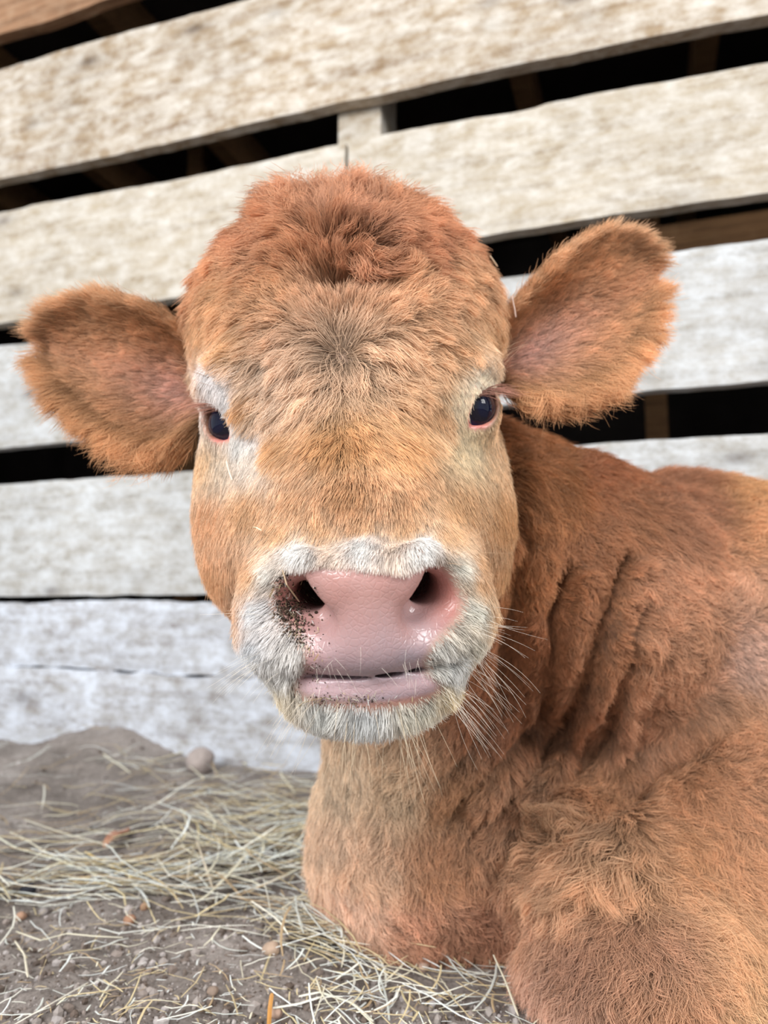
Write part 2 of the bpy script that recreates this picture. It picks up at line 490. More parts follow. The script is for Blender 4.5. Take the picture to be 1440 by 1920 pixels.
n = 8000
py_ = 1400 + 560 * rng.random(n) ** 0.75; px_ = rng.uniform(-250, 1150, n)
cx, cy = [], []
for a, b2 in zip(px_, py_):
    q = on_plane(a, b2, (0, 0, 0), np.array([0, 0, 1.0])); cx.append(q[0]); cy.append(q[1])
cx = np.array(cx); cy = np.array(cy)
ok = ((cx - W0[0]) * WN[0] + (cy - W0[1]) * WN[1]) > 0.025
ok &= ~((cx > 0.0) & (cy > 0.54))
cx, cy = cx[ok], cy[ok]; n = len(cx)
r_ = 0.0008 + 0.0036 * rng.random(n) ** 6
base = np.array([srgb(138, 127, 120), srgb(120, 108, 100), srgb(154, 145, 139), srgb(100, 88, 80), srgb(172, 164, 160)])
M_clod = attr_mat('earth_crumb', rough=0.95, spec=0.1)
lumps('soil_crumbs', cx, cy, r_, base[rng.integers(0, 5, n)] * rng.uniform(0.8, 1.15, (n, 1)), M_clod,
      'grey brown crumbs of dry earth and grit covering the barn floor', 'soil crumbs')


def stone(px, py, rpx, col, label, cat='stone', flat=0.8, name='stone', seed=0):
    p = gpt(px, py + rpx * 0.7); d = to_px(p)[2]; r = rpx * d / FPX
    V = ICO3_V * (1 + 0.16 * vnoise(ICO3_V + seed * 7.3, 1.4, seed) + 0.05 * vnoise(ICO3_V, 4, seed + 1))[:, None]
    V = V * np.array([1.0, 0.9, flat]) * r
    o = mesh_obj(name, V, ICO3_F, plain_mat(name + '_surface', col, 0.85, 0.18, 90, bump=0.001))
    o.location = (p[0], p[1] , p[2] + r * flat * 0.55); o.rotation_euler = (0, 0, seed * 1.7)
    return tag(o, label, cat)


stone(376, 1430, 29, srgb(160, 148, 142), 'large round grey stone at the foot of the whitewashed sill', seed=1, flat=0.9)
stone(508, 1776, 17, srgb(176, 152, 132), 'smooth tan pebble on bare earth below the hay, in front of the calf chest', 'pebble', name='pebble', seed=2)
stone(530, 1758, 12, srgb(150, 140, 134), 'small grey pebble leaning behind the smooth tan pebble', 'pebble', name='pebble', seed=3)
stone(242, 1722, 12, srgb(158, 120, 96), 'reddish brown pebble in the middle of the bare earth patch', 'pebble', name='pebble', seed=4)
stone(270, 1698, 8, srgb(170, 134, 108), 'tiny light brown pebble just behind the reddish brown pebble', 'pebble', name='pebble', seed=5)
stone(38, 1716, 10, srgb(176, 140, 116), 'pinkish tan pebble near the left edge below the long straws', 'pebble', name='pebble', seed=6)
stone(82, 1708, 11, srgb(150, 142, 138), 'grey pebble beside the pinkish tan one near the left edge', 'pebble', name='pebble', seed=7)
stone(398, 1855, 11, srgb(140, 122, 108), 'dull brown clod near the bottom left of the bare earth', 'clod', name='soil_clod', seed=8)
stone(780, 1775, 17, srgb(158, 156, 160), 'bluish grey stone tucked under the calf chest', seed=9)
stone(735, 1768, 12, srgb(150, 146, 148), 'small bluish stone left of the stone under the chest', seed=10)
stone(518, 1896, 12, srgb(178, 150, 132), 'round pinkish pebble at the bottom edge by a brown stem', 'pebble', name='pebble', seed=11)
stone(795, 1810, 12, srgb(176, 152, 136), 'tan pebble on the ground just in front of the stone under the chest', 'pebble', name='pebble', seed=12)
stone(52, 1665, 14, srgb(62, 62, 70), 'dark slate coloured stone under the left straws', seed=13)

# ------------------------------------------------------------------ straw
def straw_arrays(paths, widths, flat=0.35):
    """each path (k,3): a stalk of rhombic section"""
    V, F, base_i = [], [], 0
    for p, wd in zip(paths, widths):
        p = np.asarray(p); k = len(p)
        t = nrm(np.gradient(p, axis=0)); up = np.array([0.08, 0.03, 1.0]); sd = nrm(np.cross(t, up)); nn = np.cross(sd, t)
        tp = np.ones(k); tp[-1] = 0.55; tp[0] = 0.8
        for a, bb in ((1, 0), (0, flat), (-1, 0), (0, -flat)):
            V.append(p + (sd * a + nn * bb) * (wd / 2 * tp)[:, None])
        for j in range(4):
            for i in range(k - 1):
                a0 = base_i + j * k + i; b0 = base_i + ((j + 1) % 4) * k + i
                F.append((a0, a0 + 1, b0 + 1, b0))
        F.append(tuple(base_i + j * k for j in range(4))); F.append(tuple(base_i + j * k + k - 1 for j in reversed(range(4))))
        base_i += 4 * k
    return np.concatenate(V), F


def resample(pts, k):
    pts = np.asarray(pts, float)
    d = np.r_[0, np.cumsum(np.linalg.norm(np.diff(pts, axis=0), axis=1))]
    u = np.linspace(0, d[-1], k)
    return np.stack([np.interp(u, d, pts[:, i]) for i in range(3)], 1)


STRAW = [srgb(228, 222, 198), srgb(212, 196, 154), srgb(232, 230, 216), srgb(198, 180, 142), srgb(218, 222, 214), srgb(182, 158, 124), srgb(226, 230, 226)]
paths, wid, col = [], [], []
def scatter(nn, gen, lmin, lmax, wmin, wmax, ang0=0.0, angs=1.0, lift=0.012):
    for _ in range(nn):
        px, py = gen()
        p = on_plane(px, py, (0, 0, 0), np.array([0, 0, 1.0]))
        Ln = random.uniform(lmin, lmax); a = ang0 + random.gauss(0, angs); bend = random.gauss(0, 0.5)
        k = 5; h0 = abs(random.gauss(0, lift)); h1 = abs(random.gauss(0, lift))
        pts = []
        x, y = p[0], p[1]
        for i in range(k):
            f = i / (k - 1)
            pts.append([x, y, h0 * (1 - f) + h1 * f])
            x += math.cos(a + bend * f) * Ln / (k - 1); y += math.sin(a + bend * f) * Ln / (k - 1)
        pts = np.array(pts); d = (pts[:, 0] - W0[0]) * WN[0] + (pts[:, 1] - W0[1]) * WN[1]
        if d.min() < 0.03: continue
        pts[:, 2] += gh(pts[:, 0], pts[:, 1]) + 0.002
        paths.append(pts); wd_ = random.uniform(wmin, wmax); wid.append(wd_)
        c = np.array(random.choice(STRAW)) * random.uniform(0.75, 1.1); col.append(c)


scatter(380, lambda: (random.gauss(440, 110), random.gauss(1550, 52)), 0.03, 0.12, 0.0010, 0.0032, -0.15, 0.55)
scatter(170, lambda: (random.uniform(-60, 330), random.gauss(1620, 36)), 0.03, 0.12, 0.0010, 0.0028, 0.0, 0.5)
scatter(230, lambda: (random.gauss(620, 80), random.gauss(1715, 32)), 0.03, 0.09, 0.0008, 0.0022, -0.35, 0.5)
scatter(150, lambda: (random.uniform(560, 1000), random.uniform(1770, 1930)), 0.015, 0.055, 0.0007, 0.0018, -0.4, 0.9, 0.006)
scatter(170, lambda: (random.uniform(-60, 620), random.uniform(1680, 1930)), 0.008, 0.04, 0.0006, 0.0015, 0, 1.5, 0.004)
scatter(120, lambda: (random.uniform(-60, 560), random.uniform(1400, 1520)), 0.03, 0.10, 0.0008, 0.002, 0.2, 0.6)
scatter(650, lambda: (random.uniform(-100, 1000), random.uniform(1500, 1930)), 0.002, 0.010, 0.0005, 0.0012, 0, 2, 0.002)
V, F = straw_arrays(paths, wid)
tag(mesh_obj('loose_hay', V, F, attr_mat('dry_hay', rough=0.6, spec=0.35), smooth=False,
             attrs={'fcol': np.repeat(np.array(col), 20, 0)}),
    'loose pale hay and chaff strewn over the earth beside the calf', 'hay', kind='stuff')


def one_straw(name, pxs, width, colr, label, cat='straw', lift=0.006, heights=None, k=14):
    pts = []
    for i, (a, b2) in enumerate(pxs):
        hh = heights[i] if heights else lift
        z = 0.0
        for _ in range(5):
            p = on_plane(a, b2, (0, 0, z + hh), np.array([0, 0, 1.0])); z = float(gh(p[0], p[1])[0])
        pts.append(p)
    V, F = straw_arrays([resample(pts, k)], [width])
    o = mesh_obj(name, V, F, plain_mat(name + '_fibre', colr, 0.55, 0.15, 200), smooth=False)
    return tag(o, label, cat)


one_straw('straw', [(392, 1402), (415, 1404), (440, 1415), (462, 1434)], 0.0050, srgb(206, 202, 176), 'thick bent pale stalk lying by the large round grey stone')
one_straw('straw', [(275, 1428), (330, 1414), (368, 1402)], 0.0042, srgb(190, 180, 150), 'straight dull stalk pointing at the large round grey stone')
one_straw('straw', [(160, 1597), (200, 1620), (255, 1648)], 0.0034, srgb(210, 184, 122), 'thick golden stalk ending at the edge of the bare earth', heights=[0.012, 0.008, 0.004])
one_straw('straw', [(352, 1650), (356, 1612), (369, 1576), (384, 1620), (400, 1668)], 0.0026, srgb(218, 206, 184), 'bent straw standing up like a narrow letter A', heights=[0.004, 0.022, 0.04, 0.02, 0.004], k=20)
one_straw('straw', [(-20, 1560), (30, 1590), (110, 1612), (205, 1650)], 0.0030, srgb(224, 222, 200), 'long pale straw running in from the left edge over the hay', heights=[0.01, 0.012, 0.012, 0.006])
one_straw('straw', [(0, 1668), (60, 1640), (125, 1612)], 0.0030, srgb(226, 226, 208), 'pale straw crossing under the long one at the left edge', heights=[0.004, 0.007, 0.01])
one_straw('straw', [(185, 1740), (222, 1750), (288, 1742)], 0.0018, srgb(214, 216, 208), 'thin pale kinked straw lying alone on the bare earth')
one_straw('straw', [(25, 1922), (90, 1885), (165, 1842)], 0.0014, srgb(206, 200, 186), 'long thin straight straw slanting up from the bottom left corner')
one_straw('straw', [(28, 1764), (46, 1790), (52, 1832)], 0.0016, srgb(222, 214, 192), 'small curved straw near the left edge of the bare earth')
one_straw('straw', [(512, 1890), (560, 1882), (605, 1868)], 0.0026, srgb(232, 230, 216), 'short bright straw at the bottom beside a brown stem')
one_straw('plant_stem', [(504, 1925), (506, 1890), (510, 1862)], 0.0028, srgb(186, 134, 72), 'upright orange brown stem at the bottom edge', 'stem', heights=[0.003, 0.009, 0.016])
one_straw('straw', [(690, 1812), (770, 1835), (840, 1875)], 0.0016, srgb(214, 196, 150), 'thin yellow straw lying in front of the calf chest')
one_straw('straw', [(925, 1790), (948, 1840), (972, 1905)], 0.0016, srgb(222, 214, 190), 'thin pale straw leaning against the folded knee', heights=[0.028, 0.016, 0.004])
one_straw('straw', [(676, 1674), (664, 1712), (640, 1752)], 0.0020, srgb(214, 206, 186), 'short straw standing up against the calf chest', heights=[0.03, 0.018, 0.004])
one_straw('straw', [(560, 1868), (600, 1860), (660, 1880), (700, 1915)], 0.0028, srgb(224, 222, 204), 'bent whitish straw at the bottom between chest and knee')

# a dry reddish leaf fragment on the hay
lp = gpt(220, 1590); lw = nrm(gpt(245, 1572) - gpt(198, 1606)); lv = np.array([-lw[1], lw[0], 0])
V = []; 
for i in range(9):
    f = i / 8; wv = 0.0065 * math.sin(math.pi * min(1, f * 0.9 + 0.08)) ** 0.7
    c0 = lp + lw * (f - 0.5) * 0.052 + np.array([0, 0, 0.012 + 0.004 * math.sin(f * 5)])
    V += [c0 - lv * wv + [0, 0, 0.003], c0, c0 + lv * wv + [0, 0, 0.0035]]
V = np.array(V); V = np.concatenate([V, V - [0, 0, 0.0006]])
F = []
for i in range(8):
    for j in range(2):
        a = i * 3 + j; F.append((a, a + 3, a + 4, a + 1)); F.append((a + 27, a + 28, a + 31, a + 30))
for i in range(8):
    for j in (0, 2):
        a = i * 3 + j; F.append((a, a + 27, a + 30, a + 3) if j == 0 else (a, a + 3, a + 30, a + 27))
F += [(0, 1, 28, 27), (1, 2, 29, 28), (24, 51, 52, 25), (25, 52, 53, 26)]
tag(mesh_obj('dry_leaf', V, F, plain_mat('dry_leaf_tissue', srgb(176, 128, 104), 0.6, 0.2, 80)), 'curled reddish dry leaf scrap lying on the hay', 'leaf')
print('setting', round(time.time() - T0, 1))

# ================================================================== CALF
# head frame: a to the calf's left (image right), b up the face, c towards the camera
O_H = P(657, 773, 0.45)
rho = 0.0638; yaw = 0.060
w_c = nrm(np.array([yaw, 0.0, -1.0])); r_c = nrm(np.array([math.cos(rho), math.sin(rho), yaw * math.cos(rho)]))
u_c = nrm(np.cross(r_c, w_c))
R_H = np.stack([r_c, u_c, w_c]) @ M3        # rows are the head axes in the world


def H(a, b, c):
    return O_H + a * R_H[0] + b * R_H[1] + c * R_H[2]


def toH(p):
    return (np.asarray(p) - O_H) @ R_H.T


# --- nonuniform grid
ax_ = axis([(-0.175, -0.085, 0.0032), (-0.085, 0.075, 0.0016), (0.075, 0.14, 0.0032), (0.14, 0.36, 0.007), (0.36, 1.25, 0.014)])
ay_ = axis([(0.305, 0.385, 0.0016), (0.385, 0.50, 0.0026), (0.50, 0.70, 0.0045), (0.70, 1.05, 0.011)])
az_ = axis([(-0.02, 0.13, 0.006), (0.13, 0.17, 0.0032), (0.17, 0.275, 0.0016), (0.275, 0.40, 0.0026), (0.40, 0.54, 0.0042)])
print('grid', len(ax_), len(ay_), len(az_), len(ax_) * len(ay_) * len(az_) / 1e6)


class Field:
    def __init__(self):
        self.prims = []

    def ell(self, c, r, k=0.02, R=None, sub=False):
        self.prims.append(('e', np.asarray(c), np.asarray(r, float), k, R, sub))

    def cap(self, a, b, ra, rb, k=0.02, sub=False):
        self.prims.append(('c', np.asarray(a), np.asarray(b), ra, rb, k, sub))

    def lens(self, c, t, s, nvec, Rr, hh, k=0.002, w0=0.0):
        self.prims.append(('l', np.asarray(c), t, s, nvec, Rr, hh, k, w0))

    def dist(self, pr, p):
        if pr[0] == 'e':
            q = p - pr[1]
            if pr[4] is not None: q = q @ pr[4].T
            r = pr[2]
            k0 = np.linalg.norm(q / r, axis=-1); k1 = np.linalg.norm(q / (r * r), axis=-1)
            return k0 * (k0 - 1) / np.maximum(k1, 1e-6)
        if pr[0] == 'c':
            a, b, ra, rb = pr[1:5]
            ba = b - a; h = np.clip(((p - a) @ ba) / np.dot(ba, ba), 0, 1)
            return np.linalg.norm(p - a - h[..., None] * ba, axis=-1) - (ra + (rb - ra) * h)
        if pr[0] == 'l':
            _, c, t, s, nv, Rr, hh, k, w0 = pr
            q = p - c; x = q @ t; y = q @ s; z = q @ nv
            d = np.maximum(np.hypot(x, y - hh) - Rr, np.hypot(x, y + hh) - Rr)
            return np.maximum(d, w0 - z)

    def meta(self, pr):
        if pr[0] == 'e':
            m = pr[2].max(); return pr[1] - m, pr[1] + m, pr[3], pr[5]
        if pr[0] == 'c':
            m = max(pr[3], pr[4]); return np.minimum(pr[1], pr[2]) - m, np.maximum(pr[1], pr[2]) + m, pr[5], pr[6]
        return pr[1] - 0.035, pr[1] + 0.035, pr[7], True

    def blend(self, f, d, k, sub):
        if sub:
            h = np.clip(0.5 - 0.5 * (f + d) / k, 0, 1) if k > 0 else (f < -d).astype(float)
            return f + (-d - f) * h + k * h * (1 - h)
        h = np.clip(0.5 + 0.5 * (f - d) / k, 0, 1)
        return f + (d - f) * h - k * h * (1 - h)

    def grid(self, xs, ys, zs):
        G = np.full((len(xs), len(ys), len(zs)), 0.06, np.float32)
        for pr in self.prims:
            lo, hi, k, sub = self.meta(pr); mg = k + (0.03 if not sub else 0.006)
            i0, i1 = np.searchsorted(xs, [lo[0] - mg, hi[0] + mg]); j0, j1 = np.searchsorted(ys, [lo[1] - mg, hi[1] + mg]); k0, k1 = np.searchsorted(zs, [lo[2] - mg, hi[2] + mg])
            if i1 <= i0 or j1 <= j0 or k1 <= k0: continue
            for a in range(i0, i1, 40):
                e = min(a + 40, i1)
                p = np.stack(np.meshgrid(xs[a:e], ys[j0:j1], zs[k0:k1], indexing='ij'), -1)
                d = self.dist(pr, p)
                G[a:e, j0:j1, k0:k1] = self.blend(G[a:e, j0:j1, k0:k1], d, k, sub)
        return G

    def at(self, p):
        f = np.full(len(p), 0.06)
        for pr in self.prims:
            lo, hi, k, sub = self.meta(pr); mg = k + (0.05 if not sub else 0.006)
            m = np.all((p > lo - mg) & (p < hi + mg), axis=1)
            if not m.any(): continue
            f[m] = self.blend(f[m], self.dist(pr, p[m]), k, sub)
        return f


def Hrot(pitch_deg=0):
    a = math.radians(pitch_deg); c, s = math.cos(a), math.sin(a)
    Rx = np.array([[1, 0, 0], [0, c, s], [0, -s, c]])
    return Rx @ R_H


HEAD = Field()
h = HEAD
# cranium and poll
h.ell(H(0.002, 0.052, -0.085), (0.102, 0.084, 0.098), 0.03, R_H)
h.ell(H(0.003, 0.100, -0.085), (0.066, 0.038, 0.058), 0.04, R_H)
for s in (-1, 1): h.ell(H(0.006 + s * 0.050, 0.074, -0.085), (0.045, 0.042, 0.055), 0.03, R_H)
h.ell(H(0, 0.020, -0.030), (0.074, 0.060, 0.046), 0.03, R_H)
# bridge of the nose
h.cap(H(0, -0.005, -0.045), H(0, -0.070, 0.050), 0.062, 0.041, 0.03)
for s in (-1, 1):
    # cheeks, jaw, brow, socket, ear base
    h.ell(H(s * 0.052, -0.045, -0.060), (0.053, 0.072, 0.070), 0.03, R_H)
    h.ell(H(s * 0.046, -0.088, -0.045), (0.047, 0.050, 0.062), 0.03, R_H)
    h.ell(H(s * 0.030, -0.075, 0.015), (0.040, 0.045, 0.045), 0.03, R_H)
    h.ell(H(s * 0.068, 0.026, -0.020), (0.024, 0.016, 0.022), 0.02, R_H)
    h.cap(H(s * 0.070, 0.035, -0.100), H(s * 0.104, 0.038, -0.108), 0.030, 0.016, 0.025)
    # upper lip / muzzle sides
    h.ell(H(s * 0.030, -0.104, 0.062), (0.034, 0.036, 0.043), 0.018, R_H)
    h.ell(H(s * 0.037, -0.121, 0.056), (0.026, 0.024, 0.040), 0.014, R_H)
    # nostril wings
    h.ell(H(s * 0.037, -0.103, 0.088), (0.013, 0.020, 0.014), 0.008, R_H)
h.ell(H(0, -0.108, 0.080), (0.034, 0.034, 0.033), 0.015, R_H)
h.cap(H(0, -0.096, 0.099), H(0, -0.124, 0.0985), 0.0145, 0.0135, 0.012)
# nose pad swelling above and between the nostrils
h.ell(H(0, -0.092, 0.098), (0.027, 0.014, 0.016), 0.008, R_H)
for s in (-1, 1):
    h.cap(H(s * 0.010, -0.092, 0.105), H(s * 0.0270, -0.0835, 0.101), 0.0085, 0.0072, 0.006)
    h.cap(H(s * 0.0270, -0.0850, 0.102), H(s * 0.0165, -0.1000, 0.1045), 0.0070, 0.0080, 0.004)
h.ell(H(0, -0.125, 0.094), (0.036, 0.014, 0.019), 0.010, R_H)
# lower jaw, chin, lower lip
h.cap(H(0, -0.100, -0.060), H(0, -0.140, 0.050), 0.070, 0.030, 0.025)
h.ell(H(0, -0.150, 0.068), (0.043, 0.022, 0.035), 0.014, R_H)
for s in (-1, 1): h.ell(H(s * 0.028, -0.138, 0.050), (0.020, 0.018, 0.034), 0.014, R_H)
h.cap(H(-0.023, -0.1430, 0.0935), H(0.023, -0.1430, 0.0935), 0.0058, 0.0058, 0.008)
# eyes: lids as a swelling, then an almond opening down to the ball
EYES = []
for (px, py, inner, outer, sgn) in ((402, 789, (424, 828), (362, 744), -1), (915, 760, (890, 798), (948, 714), 1)):
    nv = nrm(np.array([sgn * 0.62, 0.10, -0.78])) @ M3
    c = P(px, py, 0.452) - nv * 0.0165
    pi, po = P(*inner, 0.443), P(*outer, 0.468)
    t = po - pi; t = nrm(t - np.dot(t, nv) * nv); s_ = np.cross(nv, t)
    EYES.append((c, nv, t, s_, sgn))
    h.ell(c, (0.0200, 0.0200, 0.0200), 0.012)
for (c, nv, t, s_, sgn) in EYES:
    h.lens(c + nv * 0.002, t, s_, nv, 0.0200, 0.0110, 0.0022, 0.0)
# nostrils
for s in (-1, 1):
    pts = [((0.0325, -0.0815, 0.109), 0.0020), ((0.0350, -0.091, 0.105), 0.0040), ((0.0300, -0.1005, 0.099), 0.0075), ((0.0235, -0.1070, 0.101), 0.0062), ((0.0195, -0.1105, 0.107), 0.0034)]
    for (p, ra), (q, rb) in zip(pts[:-1], pts[1:]):
        h.cap(H(s * p[0], p[1], p[2]), H(s * q[0], q[1], q[2]), ra, rb, 0.004, sub=True)
    h.cap(H(s * 0.0295, -0.101, 0.098), H(s * 0.018, -0.094, 0.050), 0.0080, 0.010, 0.004, sub=True)
    h.ell(H(s * 0.0400, -0.101, 0.108), (0.0105, 0.016, 0.0105), 0.010, R_H, sub=True)
    h.ell(H(s * 0.0300, -0.112, 0.1135), (0.0120, 0.0120, 0.0095), 0.010, R_H, sub=True)
# mouth slit
mp_ = [(0, -0.1375, 0.112), (0.016, -0.1375, 0.109), (0.030, -0.1365, 0.100), (0.043, -0.1340, 0.085), (0.054, -0.1300, 0.060), (0.062, -0.125, 0.040)]
h.ell(H(0, -0.1375, 0.096), (0.036, 0.0009, 0.022), 0.0010, R_H, sub=True)
for s in (-1, 1):
    for p, q in zip(mp_[:-1], mp_[1:]):
        h.cap(H(s * p[0], p[1], p[2]), H(s * q[0], q[1], q[2]), 0.0005, 0.0010, 0.0035, sub=True)

BODY = Field()
b_ = BODY
b_.cap(np.array([0.36, 0.755, 0.190]), np.array([0.98, 0.545, 0.185]), 0.178, 0.170, 0.05)
b_.ell(P(1360, 1330, 0.70), (0.13, 0.13, 0.15), 0.05)                       # shoulder
b_.cap(np.array([0.34, 0.74, 0.235]), P(880, 950, 0.62), 0.085, 0.072, 0.035)      # crest of the neck
b_.cap(P(1130, 1150, 0.66), P(810, 1050, 0.60), 0.108, 0.078, 0.035)               # neck
b_.cap(P(775, 1150, 0.60), P(815, 1500, 0.64), 0.068, 0.088, 0.04)               # throat
b_.ell(P(1270, 1050, 0.73), (0.07, 0.055, 0.07), 0.06)
b_.ell(P(815, 1565, 0.655), (0.096, 0.100, 0.103), 0.03)                         # brisket
b_.cap(P(820, 1620, 0.64), P(1180, 1560, 0.68), 0.085, 0.12, 0.05)
b_.cap(P(1165, 1790, 0.515), P(1480, 1700, 0.62), 0.058, 0.090, 0.035)           # folded foreleg
b_.ell(P(1205, 1835, 0.495), (0.068, 0.060, 0.058), 0.03)
b_.cap(P(1215, 1900, 0.47), P(1560, 1900, 0.50), 0.050, 0.060, 0.03)
b_.cap(P(1480, 1480, 0.60), P(1380, 1650, 0.58), 0.085, 0.075, 0.05)             # upper arm
b_.cap(P(1400, 1620, 0.575), P(1160, 1660, 0.555), 0.070, 0.055, 0.045)
b_.ell(P(1130, 1600, 0.545), (0.030, 0.026, 0.030), 0.03)
# folds of loose neck skin
for (x0, y0, x1, y1, d, r) in ((1090, 1080, 900, 1480, 0.60, 0.012), (1150, 1060, 1010, 1500, 0.60, 0.011), (1230, 1130, 1120, 1480, 0.585, 0.010)):
    pass

ALL = Field(); ALL.prims = BODY.prims + HEAD.prims
t1 = time.time()
G = ALL.grid(ax_, ay_, az_)
# keep it on the ground: flat underside
zz = az_[None, None, :]
G = np.maximum(G, (-0.004 - zz).astype(np.float32))
G[0] = G[-1] = 0.05; G[:, 0] = G[:, -1] = 0.05; G[:, :, 0] = G[:, :, -1] = 0.05
print('field', round(time.time() - t1, 1), G.shape)


def surface_nets(G, xs, ys, zs):
    S = G < 0
    c = np.zeros(tuple(np.array(G.shape) - 1), np.int8)
    for dx in (0, 1):
        for dy in (0, 1):
            for dz in (0, 1):
                c += S[dx:G.shape[0] - 1 + dx, dy:G.shape[1] - 1 + dy, dz:G.shape[2] - 1 + dz]
    act = (c > 0) & (c < 8)
    ids = np.full(act.shape, -1, np.int64); I = np.argwhere(act); ids[act] = np.arange(len(I))
    acc = np.zeros((len(I), 3)); cnt = np.zeros(len(I))
    crd = (xs, ys, zs)
    corners = [(dx, dy, dz) for dx in (0, 1) for dy in (0, 1) for dz in (0, 1)]
    for a in corners:
        for ax in range(3):
            if a[ax] == 1: continue
            b = list(a); b[ax] = 1
            ia = I + a; ib = I + b
            va = G[ia[:, 0], ia[:, 1], ia[:, 2]]; vb = G[ib[:, 0], ib[:, 1], ib[:, 2]]
            m = (va < 0) != (vb < 0)
            t = va[m] / (va[m] - vb[m])
            pa = np.stack([crd[i][ia[m, i]] for i in range(3)], 1); pb = np.stack([crd[i][ib[m, i]] for i in range(3)], 1)
            acc[m] += pa + (pb - pa) * t[:, None]; cnt[m] += 1
    V = acc / cnt[:, None]
    Q = []
    for ax in range(3):
        sl0 = [slice(1, -1)] * 3; sl1 = [slice(1, -1)] * 3
        sl0[ax] = slice(0, -1); sl1[ax] = slice(1, None)
        A = S[tuple(sl0)]; B = S[tuple(sl1)]
        for flip in (False, True):
            E = np.argwhere((A & ~B) if not flip else (~A & B))
            off = [1, 1, 1]; off[ax] = 0; E = E + off
            u, v = [i for i in range(3) if i != ax]
            du = np.zeros(3, int); du[u] = -1; dv = np.zeros(3, int); dv[v] = -1
            q = [E, E + du, E + du + dv, E + dv]
            q = np.stack([ids[tuple(k.T)] for k in q], 1)
            if (ax == 1) ^ flip: q = q[:, ::-1]
            Q.append(q)
    Q = np.concatenate(Q); Q = Q[(Q >= 0).all(1)]
    return V, Q


V, Q = surface_nets(G, ax_, ay_, az_)
del G
# light relaxation, then back onto the surface
def relax(V, Q, it, lam):
    for _ in range(it):
        acc = np.zeros_like(V); cnt = np.zeros(len(V))
        for i in range(4):
            a = Q[:, i]; b = Q[:, (i + 1) % 4]
            for k in range(3):
                acc[:, k] += np.bincount(a, V[b, k], len(V)) + np.bincount(b, V[a, k], len(V))
            cnt += np.bincount(a, minlength=len(V)) + np.bincount(b, minlength=len(V))
        V = V + lam * (acc / cnt[:, None] - V)
    return V


V = relax(V, Q, 2, 0.5)
# wrinkles of the loose neck skin and muscle relief
hd = toH(V); f_head = HEAD.at(V); f_body = BODY.at(V)
is_head = (f_head < f_body + 0.004)
px, py, dd = to_px(V)


def vnormals(V, Q):
    n = np.cross(V[Q[:, 2]] - V[Q[:, 0]], V[Q[:, 3]] - V[Q[:, 1]])
    o = np.zeros_like(V)
    for i in range(4):
        for k in range(3):
            o[:, k] += np.bincount(Q[:, i], n[:, k], len(V))
    return nrm(o)


VN = vnormals(V, Q)
def seg_d(px, py, x0, y0, x1, y1):
    vx, vy = x1 - x0, y1 - y0; t = np.clip(((px - x0) * vx + (py - y0) * vy) / (vx * vx + vy * vy), 0, 1)
    return np.hypot(px - x0 - t * vx, py - y0 - t * vy), t


def crease(pxx, pyy, path, wdt):
    best = np.full(len(pxx), 1e9)
    for (a, b) in zip(path[:-1], path[1:]):
        best = np.minimum(best, seg_d(pxx, pyy, *a, *b)[0])
    return np.exp(-(best / wdt) ** 2)


CREASES = [([(1165, 1040), (1152, 1110), (1128, 1200), (1090, 1320), (990, 1450), (890, 1570)], 14, 0.015),
           ([(1060, 1060), (1040, 1150), (1045, 1230), (1020, 1330), (930, 1440), (850, 1530)], 15, 0.016),
           ([(1185, 1230), (1140, 1380), (1040, 1520), (940, 1640)], 13, 0.012),
           ([(1310, 1395), (1230, 1440), (1150, 1510), (1070, 1590), (1000, 1690), (965, 1780)], 18, 0.016),
           ([(930, 880), (985, 1000), (965, 1150), (950, 1300), (900, 1400), (850, 1450)], 24, 0.014)]
disp = np.zeros(len(V))
mb = (~is_head) & (dd < 0.9)
for path, wdt, dep in CREASES:
    disp[mb] -= 1.0 * dep * crease(px[mb], py[mb], path, wdt)
for path, wdt, dep in (([(1095, 1080), (1075, 1200), (1010, 1330), (900, 1500)], 15, 0.009), ([(1160, 1130), (1125, 1290), (1040, 1440), (930, 1580)], 15, 0.010), ([(1200, 1200), (1160, 1380), (1060, 1520), (960, 1660)], 18, 0.007)):
    disp[mb] += dep * crease(px[mb], py[mb], path, wdt)
disp[mb] += 0.0035 * vnoise(V[mb], 22, 3)
mh = is_head & (dd < 0.6)
disp[mh] -= 0.008 * crease(px[mh], py[mh], [(610, 530), (655, 520), (710, 532)], 30)
disp[mh] -= 0.006 * crease(px[mh], py[mh], [(650, 540), (645, 600)], 44)
disp[mh] += 0.008 * crease(px[mh], py[mh], [(560, 470), (650, 455), (760, 475)], 30)
disp[mh] -= 0.003 * crease(px[mh], py[mh], [(642, 600), (642, 700), (650, 780)], 24)
V = V + VN * disp[:, None]
V[:, 2] = np.maximum(V[:, 2], -0.006)
VN = vnormals(V, Q)
px, py, dd = to_px(V)
print('body mesh', len(V), len(Q), round(time.time() - t1, 1))


def poly_sd(px, py, poly):
    """signed distance (px) to a polygon, negative inside"""
    d = np.full(len(px), 1e9); ins = np.zeros(len(px), bool); m = len(poly)
    for i in range(m):
        x0, y0 = poly[i]; x1, y1 = poly[(i + 1) % m]
        d = np.minimum(d, seg_d(px, py, x0, y0, x1, y1)[0])
        c = ((y0 > py) != (y1 > py)) & (px < (x1 - x0) * (py - y0) / ((y1 - y0) or 1e-9) + x0)
        ins ^= c
    return np.where(ins, -d, d)


